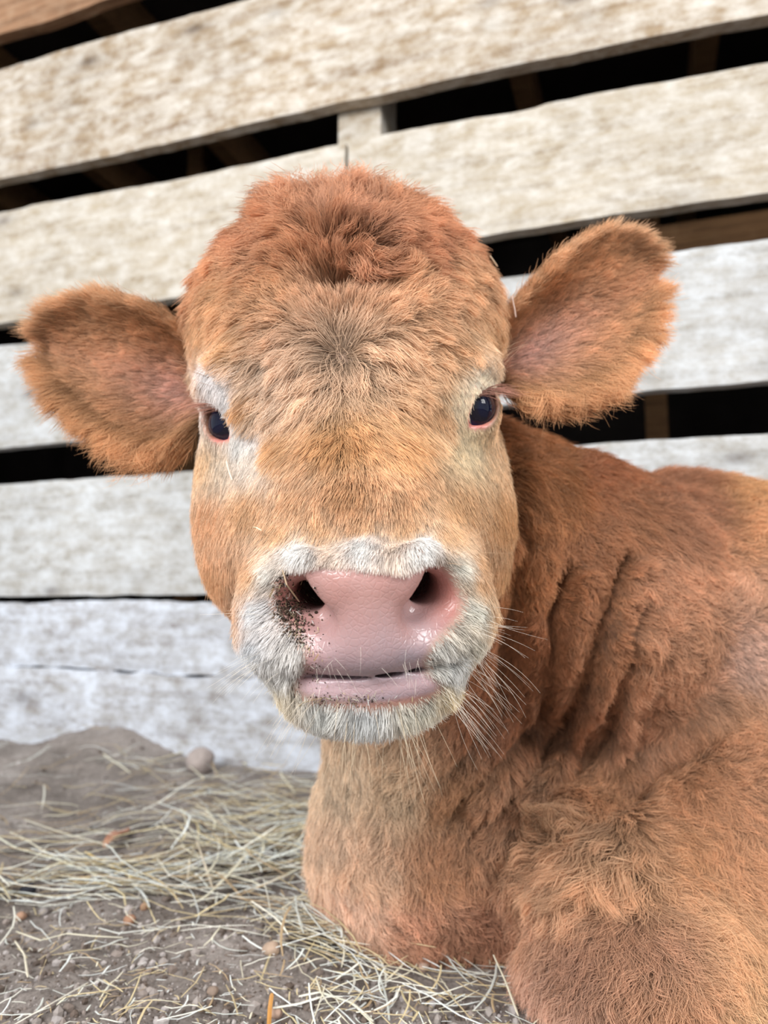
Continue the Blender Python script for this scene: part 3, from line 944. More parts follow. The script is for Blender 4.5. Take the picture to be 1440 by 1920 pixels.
PAD = [(522, 1085), (545, 1066), (620, 1058), (700, 1066), (760, 1072), (800, 1052), (825, 1050), (848, 1080), (866, 1120), (862, 1155), (840, 1180), (815, 1205), (800, 1240), (800, 1262),
       (832, 1278), (822, 1302), (785, 1318), (700, 1328), (600, 1320), (560, 1302), (552, 1275), (566, 1250), (572, 1215), (556, 1190), (530, 1160), (512, 1120)]


def skin_mask(px, py, c_h):
    sd = poly_sd(px, py, PAD)
    m = np.clip((14 - sd) / 26, 0, 1)
    return m * (c_h > 0.045)


# control tables: px, py, direction (image x right, y down), length mm, lift, colour sRGB
HEADC = [
    # poll and top tuft
    (560, 400, -0.5, -0.8, 36, 0.75, 186, 122, 82), (650, 370, -0.1, -1.0, 42, 0.8, 182, 118, 80), (740, 380, 0.3, -0.9, 40, 0.75, 186, 122, 80),
    (640, 430, 0.1, -0.9, 28, 0.7, 180, 118, 80), (840, 420, 0.7, -0.5, 26, 0.45, 190, 122, 80), (480, 440, -0.8, -0.4, 28, 0.45, 190, 124, 82),
    (400, 480, -0.9, -0.2, 26, 0.45, 194, 128, 84), (345, 560, -0.9, 0.1, 28, 0.7, 186, 118, 80), (930, 450, 0.9, -0.2, 24, 0.4, 196, 132, 88), (960, 540, 0.9, 0.2, 20, 0.35, 196, 140, 92),
    (560, 480, -0.8, -0.1, 26, 0.5, 188, 126, 84), (760, 470, 0.9, -0.1, 24, 0.4, 192, 124, 82), (660, 475, 0.1, 0.8, 24, 0.6, 186, 122, 82),
    # sides of the forehead: sweep outwards
    (450, 540, -0.95, 0.15, 22, 0.25, 206, 150, 102), (400, 600, -0.9, 0.35, 18, 0.22, 210, 158, 112), (840, 520, 0.97, -0.05, 24, 0.25, 208, 152, 106),
    (900, 600, 0.9, 0.3, 20, 0.22, 210, 158, 110), (930, 660, 0.6, 0.7, 14, 0.2, 216, 170, 128), (520, 560, -0.9, 0.1, 24, 0.3, 196, 138, 92),
    (760, 560, 0.8, -0.35, 26, 0.3, 206, 150, 106), (830, 640, 0.95, 0.15, 24, 0.2, 208, 154, 108), (460, 640, -0.8, 0.5, 22, 0.25, 204, 150, 100),
    # eye surrounds
    (400, 700, -0.5, 0.5, 6, 0.12, 240, 230, 222), (428, 718, -0.2, 0.8, 6, 0.12, 242, 232, 224), (468, 805, 0.1, 1, 6, 0.12, 240, 228, 218), (470, 855, 0.1, 1, 7, 0.12, 232, 212, 192), (895, 690, 0.3, 0.9, 6, 0.12, 236, 222, 202), (440, 760, -0.1, 0.9, 6, 0.12, 238, 228, 220), (450, 830, 0.1, 1, 6, 0.12, 236, 226, 214), (415, 860, 0.0, 1, 7, 0.12, 226, 200, 172),
    (380, 860, -0.3, 0.9, 9, 0.15, 214, 168, 124), (355, 700, -0.7, 0.3, 12, 0.25, 212, 166, 124),
    (900, 700, 0.3, 0.8, 7, 0.12, 230, 212, 180), (870, 740, 0.0, 1, 7, 0.12, 226, 200, 164), (880, 830, 0, 1, 7, 0.12, 224, 194, 152), (930, 850, 0.3, 0.9, 9, 0.15, 214, 168, 124), (950, 760, 0.5, 0.8, 10, 0.15, 206, 152, 104),
    # bridge
    (640, 820, 0.0, 1, 15, 0.2, 200, 142, 88), (540, 820, -0.3, 0.95, 16, 0.22, 202, 146, 94), (740, 820, 0.25, 0.95, 15, 0.2, 202, 146, 94), (480, 740, -0.5, 0.85, 20, 0.25, 202, 148, 96), (800, 760, 0.45, 0.85, 18, 0.22, 206, 152, 104),
    (660, 920, 0.0, 1, 9, 0.15, 198, 142, 94), (560, 930, -0.15, 1, 9, 0.15, 208, 156, 112), (760, 930, 0.15, 1, 9, 0.15, 206, 152, 106), (670, 985, 0, 1, 7, 0.14, 204, 150, 106),
    (470, 940, -0.25, 1, 10, 0.15, 212, 158, 110), (850, 940, 0.25, 1, 10, 0.15, 206, 152, 102),
    # cheeks
    (400, 950, -0.3, 0.95, 13, 0.2, 206, 150, 106), (400, 1060, -0.2, 1, 14, 0.22, 202, 144, 98), (430, 1150, -0.3, 1, 14, 0.22, 204, 150, 104), (940, 950, 0.35, 0.95, 14, 0.2, 200, 142, 88), (960, 1060, 0.4, 0.9, 16, 0.25, 198, 140, 86), (930, 1130, 0.4, 0.9, 14, 0.25, 206, 152, 100), (470, 1050, -0.4, 0.9, 9, 0.15, 208, 152, 108), (890, 1040, 0.4, 0.9, 9, 0.15, 206, 152, 104),
    # tan border of the muzzle
    (530, 992, -0.2, 1, 8, 0.15, 210, 158, 112), (600, 978, 0, 1, 8, 0.15, 210, 158, 112), (680, 970, 0, 1, 8, 0.15, 210, 158, 112), (760, 978, 0, 1, 8, 0.15, 210, 158, 112), (835, 995, 0.2, 1, 8, 0.15, 210, 158, 112), (890, 1075, 0.6, 0.8, 8, 0.15, 210, 158, 112), (922, 1140, 0.6, 0.7, 9, 0.2, 212, 166, 120), (480, 1065, -0.6, 0.8, 8, 0.15, 210, 158, 112), (440, 1130, -0.5, 0.8, 9, 0.2, 206, 150, 106),
    # cream muzzle
    (560, 1030, -0.3, 0.9, 6, 0.2, 228, 220, 210), (680, 1020, 0, 1, 6, 0.2, 230, 222, 212), (790, 1025, 0.3, 0.9, 6, 0.2, 228, 220, 210), (505, 1070, -0.8, 0.5, 6, 0.2, 226, 216, 202), (860, 1060, 0.8, 0.6, 7, 0.2, 228, 218, 200),
    (480, 1140, -0.8, 0.5, 7, 0.22, 238, 232, 226), (470, 1210, -0.7, 0.7, 8, 0.25, 240, 236, 232), (520, 1250, -0.3, 0.9, 8, 0.25, 232, 224, 214), (890, 1140, 0.8, 0.5, 8, 0.22, 230, 222, 204), (900, 1210, 0.8, 0.6, 9, 0.25, 230, 218, 196), (850, 1250, 0.6, 0.8, 8, 0.25, 236, 230, 220),
    (600, 1350, -0.3, 1, 9, 0.3, 236, 230, 218), (690, 1370, 0, 1, 9, 0.35, 240, 236, 228), (790, 1350, 0.4, 1, 10, 0.3, 230, 220, 200), (860, 1300, 0.8, 0.7, 11, 0.3, 214, 188, 146), (510, 1300, -0.6, 0.8, 10, 0.3, 224, 204, 172),
    (700, 1440, 0, 1, 12, 0.3, 200, 144, 98), (570, 1400, -0.2, 1, 12, 0.3, 204, 152, 106), (880, 1380, 0.4, 0.9, 12, 0.3, 190, 132, 86),
]
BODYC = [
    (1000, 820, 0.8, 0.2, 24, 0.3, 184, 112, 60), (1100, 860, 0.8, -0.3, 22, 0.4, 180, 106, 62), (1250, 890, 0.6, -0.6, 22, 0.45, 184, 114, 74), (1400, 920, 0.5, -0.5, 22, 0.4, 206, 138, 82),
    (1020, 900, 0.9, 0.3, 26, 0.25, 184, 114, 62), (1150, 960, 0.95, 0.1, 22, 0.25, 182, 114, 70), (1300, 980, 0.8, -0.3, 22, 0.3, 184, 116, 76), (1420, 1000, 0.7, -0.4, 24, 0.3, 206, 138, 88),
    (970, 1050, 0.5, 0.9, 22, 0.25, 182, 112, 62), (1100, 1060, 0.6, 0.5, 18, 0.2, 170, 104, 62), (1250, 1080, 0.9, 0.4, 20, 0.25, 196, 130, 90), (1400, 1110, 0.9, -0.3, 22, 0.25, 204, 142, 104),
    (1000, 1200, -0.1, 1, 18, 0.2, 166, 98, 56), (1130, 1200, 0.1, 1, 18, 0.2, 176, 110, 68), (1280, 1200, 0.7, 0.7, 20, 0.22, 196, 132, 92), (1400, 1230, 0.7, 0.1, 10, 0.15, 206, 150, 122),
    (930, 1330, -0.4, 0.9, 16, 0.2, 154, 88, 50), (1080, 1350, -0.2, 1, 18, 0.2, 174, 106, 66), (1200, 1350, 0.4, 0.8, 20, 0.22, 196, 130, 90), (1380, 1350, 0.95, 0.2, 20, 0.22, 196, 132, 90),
    (640, 1440, -0.05, 1, 18, 0.25, 220, 176, 140), (760, 1450, 0, 1, 18, 0.25, 212, 166, 128), (850, 1480, 0.1, 1, 18, 0.25, 184, 122, 78), (620, 1560, -0.2, 1, 20, 0.28, 214, 166, 132), (700, 1600, 0, 1, 20, 0.28, 208, 156, 120),  # left chest paler: light from that side put into the coat colour
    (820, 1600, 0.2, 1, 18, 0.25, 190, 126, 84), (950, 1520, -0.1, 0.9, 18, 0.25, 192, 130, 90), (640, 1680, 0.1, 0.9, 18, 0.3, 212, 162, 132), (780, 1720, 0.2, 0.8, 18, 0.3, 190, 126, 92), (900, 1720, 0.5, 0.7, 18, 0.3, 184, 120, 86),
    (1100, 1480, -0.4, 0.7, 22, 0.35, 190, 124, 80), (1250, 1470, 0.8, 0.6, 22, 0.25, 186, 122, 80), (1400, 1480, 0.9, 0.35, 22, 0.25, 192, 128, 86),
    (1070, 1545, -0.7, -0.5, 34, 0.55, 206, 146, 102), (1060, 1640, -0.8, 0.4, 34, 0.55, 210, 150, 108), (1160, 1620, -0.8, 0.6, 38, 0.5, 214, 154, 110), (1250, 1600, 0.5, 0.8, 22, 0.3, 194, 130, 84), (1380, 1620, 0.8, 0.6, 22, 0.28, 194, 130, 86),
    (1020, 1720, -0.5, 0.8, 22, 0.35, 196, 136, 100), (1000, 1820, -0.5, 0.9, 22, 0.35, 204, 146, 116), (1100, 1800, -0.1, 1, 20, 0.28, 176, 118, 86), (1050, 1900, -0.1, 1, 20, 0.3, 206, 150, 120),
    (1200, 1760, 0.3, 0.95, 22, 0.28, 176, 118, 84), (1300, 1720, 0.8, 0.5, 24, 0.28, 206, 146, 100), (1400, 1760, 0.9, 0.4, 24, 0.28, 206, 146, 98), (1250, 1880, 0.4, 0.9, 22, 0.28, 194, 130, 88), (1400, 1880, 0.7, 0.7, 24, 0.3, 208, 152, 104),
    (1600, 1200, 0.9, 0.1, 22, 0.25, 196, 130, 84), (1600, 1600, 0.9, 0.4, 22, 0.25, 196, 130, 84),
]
WH = (642, 668)


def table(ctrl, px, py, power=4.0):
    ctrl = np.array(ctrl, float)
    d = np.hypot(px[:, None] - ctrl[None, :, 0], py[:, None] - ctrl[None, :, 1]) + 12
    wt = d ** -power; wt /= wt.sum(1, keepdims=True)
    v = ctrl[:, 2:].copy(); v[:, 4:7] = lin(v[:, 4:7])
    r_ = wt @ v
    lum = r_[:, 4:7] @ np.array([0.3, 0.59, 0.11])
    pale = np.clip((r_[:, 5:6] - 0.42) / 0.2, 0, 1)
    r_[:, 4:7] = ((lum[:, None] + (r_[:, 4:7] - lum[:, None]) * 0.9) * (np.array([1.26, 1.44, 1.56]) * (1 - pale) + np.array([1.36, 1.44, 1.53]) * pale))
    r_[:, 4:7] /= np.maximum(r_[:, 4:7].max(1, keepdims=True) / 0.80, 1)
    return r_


def groom(px, py, head):
    """-> direction (2), length m, lift, linear colour for points by place on the coat"""
    out = np.zeros((len(px), 10))
    for msk, tb in ((head, HEADC), (~head, BODYC)):
        idx = np.nonzero(msk)[0]
        for a in range(0, len(idx), 20000):
            k = idx[a:a + 20000]; out[k, :7] = table(tb, px[k], py[k])
    # the whorl on the forehead: hair fans out from one point
    dx, dy = px - WH[0], py - WH[1]; rr = np.hypot(dx, dy) + 1e-6
    wgt = np.exp(-(rr / 150) ** 2) * head
    wgt = np.maximum(wgt, (np.exp(-((rr) / 60) ** 2) * 1.0) * head)
    # the fan bends: sideways hairs curl over to the outside
    vx, vy = dx / rr, dy / rr
    vx2 = vx
    out[:, 0] = out[:, 0] * (1 - wgt) + vx2 * wgt * 1.3; out[:, 1] = out[:, 1] * (1 - wgt) + vy * wgt * 1.3
    out[:, 2] = out[:, 2] * (1 - wgt) + wgt * np.where((vy < -0.6) & (rr > 40), 19, 27)
    out[:, 3] = out[:, 3] * (1 - wgt) + wgt * 0.26
    # where the tips end up pointing: sideways and lower locks hang over, upper ones stand
    ex = np.where(vy < -0.55, vx * 1.2, np.sign(vx) * 0.55 + 0.5 * vx); ey = np.where(vy < -0.55, -0.8, 0.85)
    out[:, 7] = out[:, 0] * (1 - wgt) + ex * wgt * 1.2; out[:, 8] = out[:, 1] * (1 - wgt) + ey * wgt * 1.2; out[:, 9] = wgt
    return out


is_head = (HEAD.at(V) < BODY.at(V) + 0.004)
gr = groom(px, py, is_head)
hd = toH(V)
skin = skin_mask(px, py, hd[:, 2]) * is_head
# bare rims of the eyes
eye_rim = np.zeros(len(V))
for (c, nv, t, s_, sgn) in EYES:
    q = V - c; x = q @ t; y = q @ s_; z = q @ nv
    l = np.maximum(np.hypot(x, y - 0.0110) - 0.0200, np.hypot(x, y + 0.0110) - 0.0200)
    wr = 0.0016 + 0.0020 * np.clip(-x / 0.012, 0, 1)
    eye_rim = np.maximum(eye_rim, np.clip((wr - l) / 0.0014, 0, 1) * (z > 0.001) * (np.linalg.norm(q, axis=1) < 0.03))
base_col = gr[:, 4:7] * np.where(is_head, np.interp(gr[:, 2], [8, 14], [0.34, 0.2]), 0.24)[:, None]  # hide darkened under the coat, so shade in the gaps sits in its colour
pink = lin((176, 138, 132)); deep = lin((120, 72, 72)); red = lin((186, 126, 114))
nz = vnoise(V, 90, 5)[:, None] * 0.5 + 0.5
lo_ = np.clip((-hd[:, 1:2] - 0.100) / 0.03, 0, 1); sd_ = np.clip((np.abs(hd[:, 0:1]) - 0.026) / 0.016, 0, 1)
skin_col = (pink * (1 - lo_) + lin((152, 138, 144)) * lo_) * (1 - 0.35 * nz) + red * 0.35 * nz
skin_col = skin_col * (1 - 0.7 * sd_) + lin((188, 118, 104)) * 0.7 * sd_
lip_ = np.clip(1 - np.abs(hd[:, 1:2] + 0.1435) / 0.006, 0, 1); skin_col = skin_col * (1 - lip_) + lin((206, 176, 180)) * lip_
chn_ = np.clip((-hd[:, 1:2] - 0.149) / 0.003, 0, 1); skin_col = skin_col * (1 - chn_) + lin((178, 114, 98)) * chn_
# deep inside the nostrils and mouth
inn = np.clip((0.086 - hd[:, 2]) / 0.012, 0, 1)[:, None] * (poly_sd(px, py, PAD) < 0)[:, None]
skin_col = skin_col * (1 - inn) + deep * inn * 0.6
sk = np.maximum(skin, 0)[:, None]
vcol = base_col * (1 - sk) + skin_col * sk
er = eye_rim[:, None]; corner = np.zeros(len(V))
for (c, nv, t, s_, sgn) in EYES: corner = np.maximum(corner, np.clip((-((V - c) @ t) - 0.002) / 0.008, 0, 1) * (np.linalg.norm(V - c, axis=1) < 0.035))
corner = corner[:, None]; vcol = vcol * (1 - er) + (lin((194, 124, 112)) * corner + lin((150, 108, 88)) * (1 - corner)) * er
crm = (np.clip((gr[:, 5:6] - 0.48) / 0.2, 0, 1) * is_head[:, None] * (1 - sk) * (1 - er)); vcol = vcol * (1 - crm) + lin((206, 164, 144)) * 0.9 * crm

m, nt, b = new_mat('calf_hide'); L = nt.links
at = N(nt, 'ShaderNodeAttribute', attribute_name='fcol'); ats = N(nt, 'ShaderNodeAttribute', attribute_name='skin')
tc = N(nt, 'ShaderNodeTexCoord')
nzt = N(nt, 'ShaderNodeTexNoise'); nzt.inputs['Scale'].default_value = 160; L.new(tc.outputs['Object'], nzt.inputs['Vector'])
mpv = N(nt, 'ShaderNodeVectorMath', operation='MULTIPLY_ADD'); L.new(nzt.outputs['Color'], mpv.inputs[0]); mpv.inputs[1].default_value = (0.0016,) * 3; L.new(tc.outputs['Object'], mpv.inputs[2])
vo = N(nt, 'ShaderNodeTexVoronoi', feature='DISTANCE_TO_EDGE'); vo.inputs['Scale'].default_value = 330; L.new(mpv.outputs[0], vo.inputs['Vector'])
rv = ramp(nt, [(0.0, (0, 0, 0)), (0.16, (1, 1, 1))]); L.new(vo.outputs['Distance'], rv.inputs[0])
mul = N(nt, 'ShaderNodeMath', operation='MULTIPLY'); L.new(rv.outputs[0], mul.inputs[0]); L.new(ats.outputs['Fac'], mul.inputs[1])
bp = N(nt, 'ShaderNodeBump'); bp.inputs['Strength'].default_value = 0.30; bp.inputs['Distance'].default_value = 0.0003
L.new(mul.outputs[0], bp.inputs['Height']); L.new(bp.outputs[0], b.inputs['Normal'])
L.new(at.outputs['Color'], b.inputs['Base Color'])
rg = N(nt, 'ShaderNodeMapRange'); rg.inputs['To Min'].default_value = 0.9; rg.inputs['To Max'].default_value = 0.26; L.new(ats.outputs['Fac'], rg.inputs['Value']); L.new(rg.outputs[0], b.inputs['Roughness'])
b.inputs['Specular IOR Level'].default_value = 0.5
b.inputs['Subsurface Weight'].default_value = 0.15; b.inputs['Subsurface Radius'].default_value = (1, 0.35, 0.25); b.inputs['Subsurface Scale'].default_value = 0.003

calf = empty('calf', (0.25, 0.66, 0.0))
tag(calf, 'fluffy ginger calf with cream muzzle and pink nose lying by the plank wall', 'calf')
bpy.context.view_layer.update()
inv = calf.matrix_world.inverted()
OFF = np.array(calf.location)
body = mesh_obj('body', V - OFF, Q, m, calf, attrs={'fcol': vcol, 'skin': np.maximum(skin, eye_rim)})

# --- eyes
m_eye, nt, b = new_mat('calf_eyeball'); L = nt.links
tc = N(nt, 'ShaderNodeTexCoord'); sx = N(nt, 'ShaderNodeVectorMath', operation='LENGTH')
mpp = N(nt, 'ShaderNodeMapping'); mpp.inputs['Scale'].default_value = (66, 84, 0); L.new(tc.outputs['Object'], mpp.inputs[0]); L.new(mpp.outputs[0], sx.inputs[0])
r = ramp(nt, [(0.0, srgb(6, 10, 34)), (0.50, srgb(8, 12, 38)), (0.58, srgb(18, 16, 30)), (0.78, srgb(24, 22, 38)), (0.88, srgb(44, 46, 84)), (1.0, srgb(110, 96, 120))]); L.new(sx.outputs['Value'], r.inputs[0])
L.new(r.outputs[0], b.inputs['Base Color']); b.inputs['Roughness'].default_value = 0.03; b.inputs['Specular IOR Level'].default_value = 0.5
b.inputs['IOR'].default_value = 1.42
bm = bmesh.new(); bmesh.ops.create_uvsphere(bm, u_segments=64, v_segments=40, radius=0.0163)
EV = np.array([v.co[:] for v in bm.verts]); EF = [[v.index for v in f.verts] for f in bm.faces]; bm.free()
# cornea bulge on local +z
zb = np.clip((EV[:, 2] / 0.0163 - 0.62) / 0.38, 0, 1); EV = EV * (1 + 0.05 * zb ** 1.2)[:, None]
M_lash = fur_mat('calf_lashes')
for (c, nv, t, s_, sgn) in EYES:
    o = mesh_obj('eye', EV, EF, m_eye, calf)
    Rm = Matrix((t, s_, nv)).transposed()
    o.matrix_local = Matrix.Translation(Vector(c - OFF)) @ Rm.to_4x4()
print('calf body', round(time.time() - T0, 1))


# ------------------------------------------------------------------ fur
def sample(V, Fq, VNn, dens, nmax=None):
    tri = np.concatenate([Fq[:, [0, 1, 2]], Fq[:, [0, 2, 3]]]) if Fq.shape[1] == 4 else Fq
    A = 0.5 * np.linalg.norm(np.cross(V[tri[:, 1]] - V[tri[:, 0]], V[tri[:, 2]] - V[tri[:, 0]]), axis=1)
    wv = A * dens[tri].mean(1)
    n = int(wv.sum())
    k = np.searchsorted(np.cumsum(wv), rng.random(n) * wv.sum())
    k = np.minimum(k, len(tri) - 1)
    u, v = rng.random(n), rng.random(n); fl = u + v > 1; u[fl] = 1 - u[fl]; v[fl] = 1 - v[fl]
    t = tri[k]; bc = np.stack([1 - u - v, u, v], 1)
    return t, bc


def itp(a, t, bc):
    if a.ndim == 1: return (a[t] * bc).sum(1)
    return (a[t] * bc[..., None]).sum(1)


def clump_ids(p, cell, seed):
    """nearest jittered lattice point: irregular tufts"""
    q = p / cell; base = np.floor(q).astype(np.int64)
    best = np.full(len(p), 1e9); bid = np.zeros(len(p), np.int64)
    for dx in (-1, 0, 1):
        for dy in (-1, 0, 1):
            for dz in (-1, 0, 1):
                c = base + [dx, dy, dz]
                j = np.stack([hsh(c[:, 0], c[:, 1], c[:, 2], seed + i) for i in range(3)], 1)
                d = ((c + j - q) ** 2).sum(1); m = d < best
                best[m] = d[m]; bid[m] = (c[m, 0] * 73856093) ^ (c[m, 1] * 19349663) ^ (c[m, 2] * 83492791)
    u, inv = np.unique(bid, return_inverse=True)
    return inv, len(u)


def bmean(a, idx, n):
    cnt = np.maximum(np.bincount(idx, minlength=n), 1)
    return np.stack([np.bincount(idx, a[:, i], n) for i in range(a.shape[1])], 1) / cnt[:, None]


def strands(root, nor, tan, length, lift, cid, nc, clump, curl, K, grav=0.12, seed=0, curl_f=1.3, tan2=None):
    n = len(root)
    rt = bmean(root, cid, nc); rn = nrm(bmean(nor, cid, nc)); tt = nrm(bmean(tan, cid, nc))
    rl = bmean(length[:, None], cid, nc)[:, 0]; rli = bmean(lift[:, None], cid, nc)[:, 0]
    r = np.random.default_rng(seed)
    if tan2 is None: tan2 = tan
    te = nrm(bmean(tan2, cid, nc))
    # every tuft leans its own way
    tt = nrm(tt + 0.30 * np.cross(rn, tt) * r.normal(size=(nc, 1)) * 1.0); rli = np.clip(rli * r.uniform(0.5, 1.6, nc), 0.02, 1.2); rl = rl * r.uniform(0.75, 1.2, nc)
    phc = r.uniform(0, 6.28, (nc, 2)); fc = r.uniform(0.7, 1.5, nc) * curl_f; cc = curl if np.ndim(curl) == 0 else bmean(np.asarray(curl)[:, None], cid, nc)[:, 0]
    ac = cc * r.uniform(0.3, 1.3, nc)

    te = nrm(te + 0.25 * np.cross(rn, te) * r.normal(size=(nc, 1)))

    def shape(rt, rn, tt, te, rl, rli, ph, fq, am, s):
        side = np.cross(rn, tt)
        up = rli * s * (1.25 - 0.45 * s)
        al = s * np.sqrt(np.maximum(0.1, 1 - (rli * 0.7) ** 2))
        wob = am * s * np.sin(ph[:, 0] + fq * 6.28 * s); wob2 = am * 0.6 * s * np.sin(ph[:, 1] + fq * 5 * s)
        p = rt + rl[:, None] * ((tt * (1 - 0.5 * s) + te * (0.5 * s)) * al[:, None] + rn * (up + wob2 * 0.5)[:, None] + side * wob[:, None])
        p[:, 2] -= grav * rl * s ** 2
        return p

    t2 = nrm(tan + 0.22 * r.normal(size=(n, 3))); t2 = nrm(t2 - (t2 * nor).sum(1, keepdims=True) * nor * 0.8)
    t3 = nrm(tan2 + 0.22 * r.normal(size=(n, 3)))
    ph = r.uniform(0, 6.28, (n, 2)); fi = r.uniform(0.6, 1.4, n); am = (np.asarray(curl) * 0.5) * r.uniform(0, 1.2, n)
    li = np.clip(lift * r.uniform(0.3, 1.9, n) + 0.03, 0.02, 1.3); ln = length * r.uniform(0.55, 1.25, n)
    cl = np.clip(clump * r.uniform(0.55, 1.15, n), 0, 0.97)
    P_ = np.zeros((n, K, 3), np.float32)
    for k in range(K):
        s = k / (K - 1)
        own = shape(root, nor, t2, t3, ln, li, ph, fi, am, s)
        ctr = shape(rt, rn, tt, te, rl, rli, phc, fc, ac, s)[cid]
        wv = (cl * (s ** 1.1) * (1 - 0.25 * s ** 4))[:, None]
        P_[:, k] = own * (1 - wv) + ctr * wv
    return P_


def radii(n, K, r, seed=0):
    s = np.linspace(0, 1, K); base = (1 - 0.15 * s) * np.clip((1.0 - s) * 5, 0.25, 1)
    return r[:, None] * base[None] if np.ndim(r) else np.full((n, 1), r) * base[None]


def img_dir(dx, dy, p, nor):
    """direction along the hide that runs (dx right, dy down) as seen from in front"""
    d = dx[:, None] * AX[None] - dy[:, None] * AU[None] - 0.15 * AF[None]
    d = d - (d * nor).sum(1, keepdims=True) * nor
    return nrm(d)


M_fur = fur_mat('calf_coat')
view = nrm(CAM - V); facing = (VN * view).sum(1)
vis = np.clip((facing + 0.45) / 0.3, 0, 1)
# keep to what the picture and a step to the side can show
inframe = ((px > -250) & (px < 3200) & (py > 150) & (py < 2250) & (V[:, 2] > -0.004)).astype(float)
inframe *= (dd < 1.15)
no_hair = np.clip(1 - np.maximum(skin * 1.25, eye_rim * 1.5), 0, 1)
near_skin = np.clip(1 - skin * 2.2, 0.05, 1)
lens_inside = np.zeros(len(V), bool)
for (c, nv, t, s_, sgn) in EYES:
    q = V - c; lens_inside |= (np.linalg.norm(q, axis=1) < 0.0185)
no_hair = no_hair * (~lens_inside)

# head
ln_v = gr[:, 2]
dens_h = 2.7e6 * vis * inframe * no_hair * np.where(is_head, 1, 0)
dens_h = dens_h * np.interp(ln_v, [6, 10, 20, 30], [1.55, 1.25, 0.95, 0.85])
t, bc = sample(V, Q, VN, dens_h)
root = itp(V, t, bc); nor = nrm(itp(VN, t, bc)); hx, hy, hdp = to_px(root)
g = groom(hx, hy, np.ones(len(root), bool))
jit = vnoise(root, 55, 11) * 0.35 + vnoise(root, 140, 12) * 0.2
ca, sa = np.cos(jit), np.sin(jit); dx, dy = g[:, 0] * ca - g[:, 1] * sa, g[:, 0] * sa + g[:, 1] * ca
tan = img_dir(dx, dy, root, nor); tan2 = img_dir(g[:, 7] * ca - g[:, 8] * sa, g[:, 7] * sa + g[:, 8] * ca, root, nor)
length = g[:, 2] * 0.001 * (1 + 0.15 * vnoise(root, 60, 13)); lift = g[:, 3]
skn = itp(skin, t, bc)
for (c, nv, t_, s_, sgn) in EYES:
    de = np.linalg.norm(root - c, axis=1); length = length * np.clip((de - 0.012) / 0.020, 0.22, 1); lift = lift * np.clip((de - 0.012) / 0.02, 0.3, 1)
length = length * np.clip(1 - skn * 1.2, 0.35, 1)
cid, nc = clump_ids(root + 0.0012 * np.stack([vnoise(root, 300, 41), vnoise(root, 300, 42), vnoise(root, 300, 43)], 1), 0.0034, 21)
cid2, nc2 = clump_ids(root + 0.002 * np.stack([vnoise(root, 150, 44), vnoise(root, 150, 45), vnoise(root, 150, 46)], 1), 0.0075, 27)
long_ = (g[:, 2] > 19 + 5 * vnoise(root, 200, 47)) 
cid = np.where(long_, nc + cid2, cid); _, cid = np.unique(cid, return_inverse=True); nc = cid.max() + 1
cl_amt = np.interp(g[:, 2], [6, 9, 14, 22], [0.15, 0.35, 0.60, 0.80])
curl = np.interp(g[:, 2], [6, 12, 22, 32], [0.04, 0.08, 0.14, 0.30])
hp = strands(root, nor, tan, length, lift, cid, nc, cl_amt, curl, 6, grav=0.10, seed=3, tan2=tan2)
cv = np.random.default_rng(5).uniform(0.80, 1.15, nc)[cid]
hc_ = g[:, 4:7] * (cv * (1 + 0.12 * vnoise(root, 30, 17)))[:, None]
hr = np.interp(g[:, 2], [6, 12, 25], [0.000085, 0.000105, 0.00013])
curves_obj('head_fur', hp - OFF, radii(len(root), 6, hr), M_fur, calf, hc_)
print('head fur', len(root), round(time.time() - T0, 1))

# body
dens_b = 0.85e6 * vis * inframe * np.where(is_head, 0, 1) * np.clip((0.75 / np.maximum(dd, 0.3)) ** 1.5, 0.2, 1.8) * np.where(px < 1560, 1, 0.45)
t, bc = sample(V, Q, VN, dens_b)
root = itp(V, t, bc); nor = nrm(itp(VN, t, bc)); hx, hy, hdp = to_px(root)
g = groom(hx, hy, np.zeros(len(root), bool))
neck = np.exp(-(((hx - 1040) / 210) ** 2 + ((hy - 1260) / 300) ** 2) ** 1.5) 
jit = (vnoise(root, 24, 31) * 0.75 + vnoise(root, 70, 32) * 0.45) * (1 - 0.65 * neck)
ca, sa = np.cos(jit), np.sin(jit); dx, dy = g[:, 0] * ca - g[:, 1] * sa, g[:, 0] * sa + g[:, 1] * ca
tan = img_dir(dx, dy, root, nor)
jb = vnoise(root, 60, 34) * 1.3; tan2 = img_dir(dx * np.cos(jb) - dy * np.sin(jb), dx * np.sin(jb) + dy * np.cos(jb), root, nor)
length = g[:, 2] * 0.00105 * (1 + 0.2 * vnoise(root, 45, 33)) * (1 - 0.3 * neck); lift = g[:, 3] * (1 - 0.35 * neck)
near_ = hdp + 0.03 * vnoise(root, 90, 35) < 0.56; lock = g[:, 2] + 3 * vnoise(root, 120, 36) > 28
c1, n1_ = clump_ids(root, 0.0048, 22); c2, n2_ = clump_ids(root + 0.0012 * np.stack([vnoise(root, 260, 44), vnoise(root, 260, 45), vnoise(root, 260, 46)], 1), 0.0032, 23); c3, n3_ = clump_ids(root, 0.0085, 24)
cid = np.where(lock, c3 + n1_ + n2_, np.where(near_, c2 + n1_, c1)); _, cid = np.unique(cid, return_inverse=True); nc = cid.max() + 1
hp = strands(root, nor, tan, length, lift, cid, nc, np.where(lock, 0.9, np.where(near_, 0.82, 0.68)), 0.30, 7, grav=0.12, seed=4, curl_f=1.5, tan2=tan2)
cv = np.random.default_rng(6).uniform(0.75, 1.18, nc)[cid]
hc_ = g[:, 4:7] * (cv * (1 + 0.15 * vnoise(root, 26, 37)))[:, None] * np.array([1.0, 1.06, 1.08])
curves_obj('body_fur', hp - OFF, radii(len(root), 7, np.full(len(root), 0.00017)), M_fur, calf, hc_)
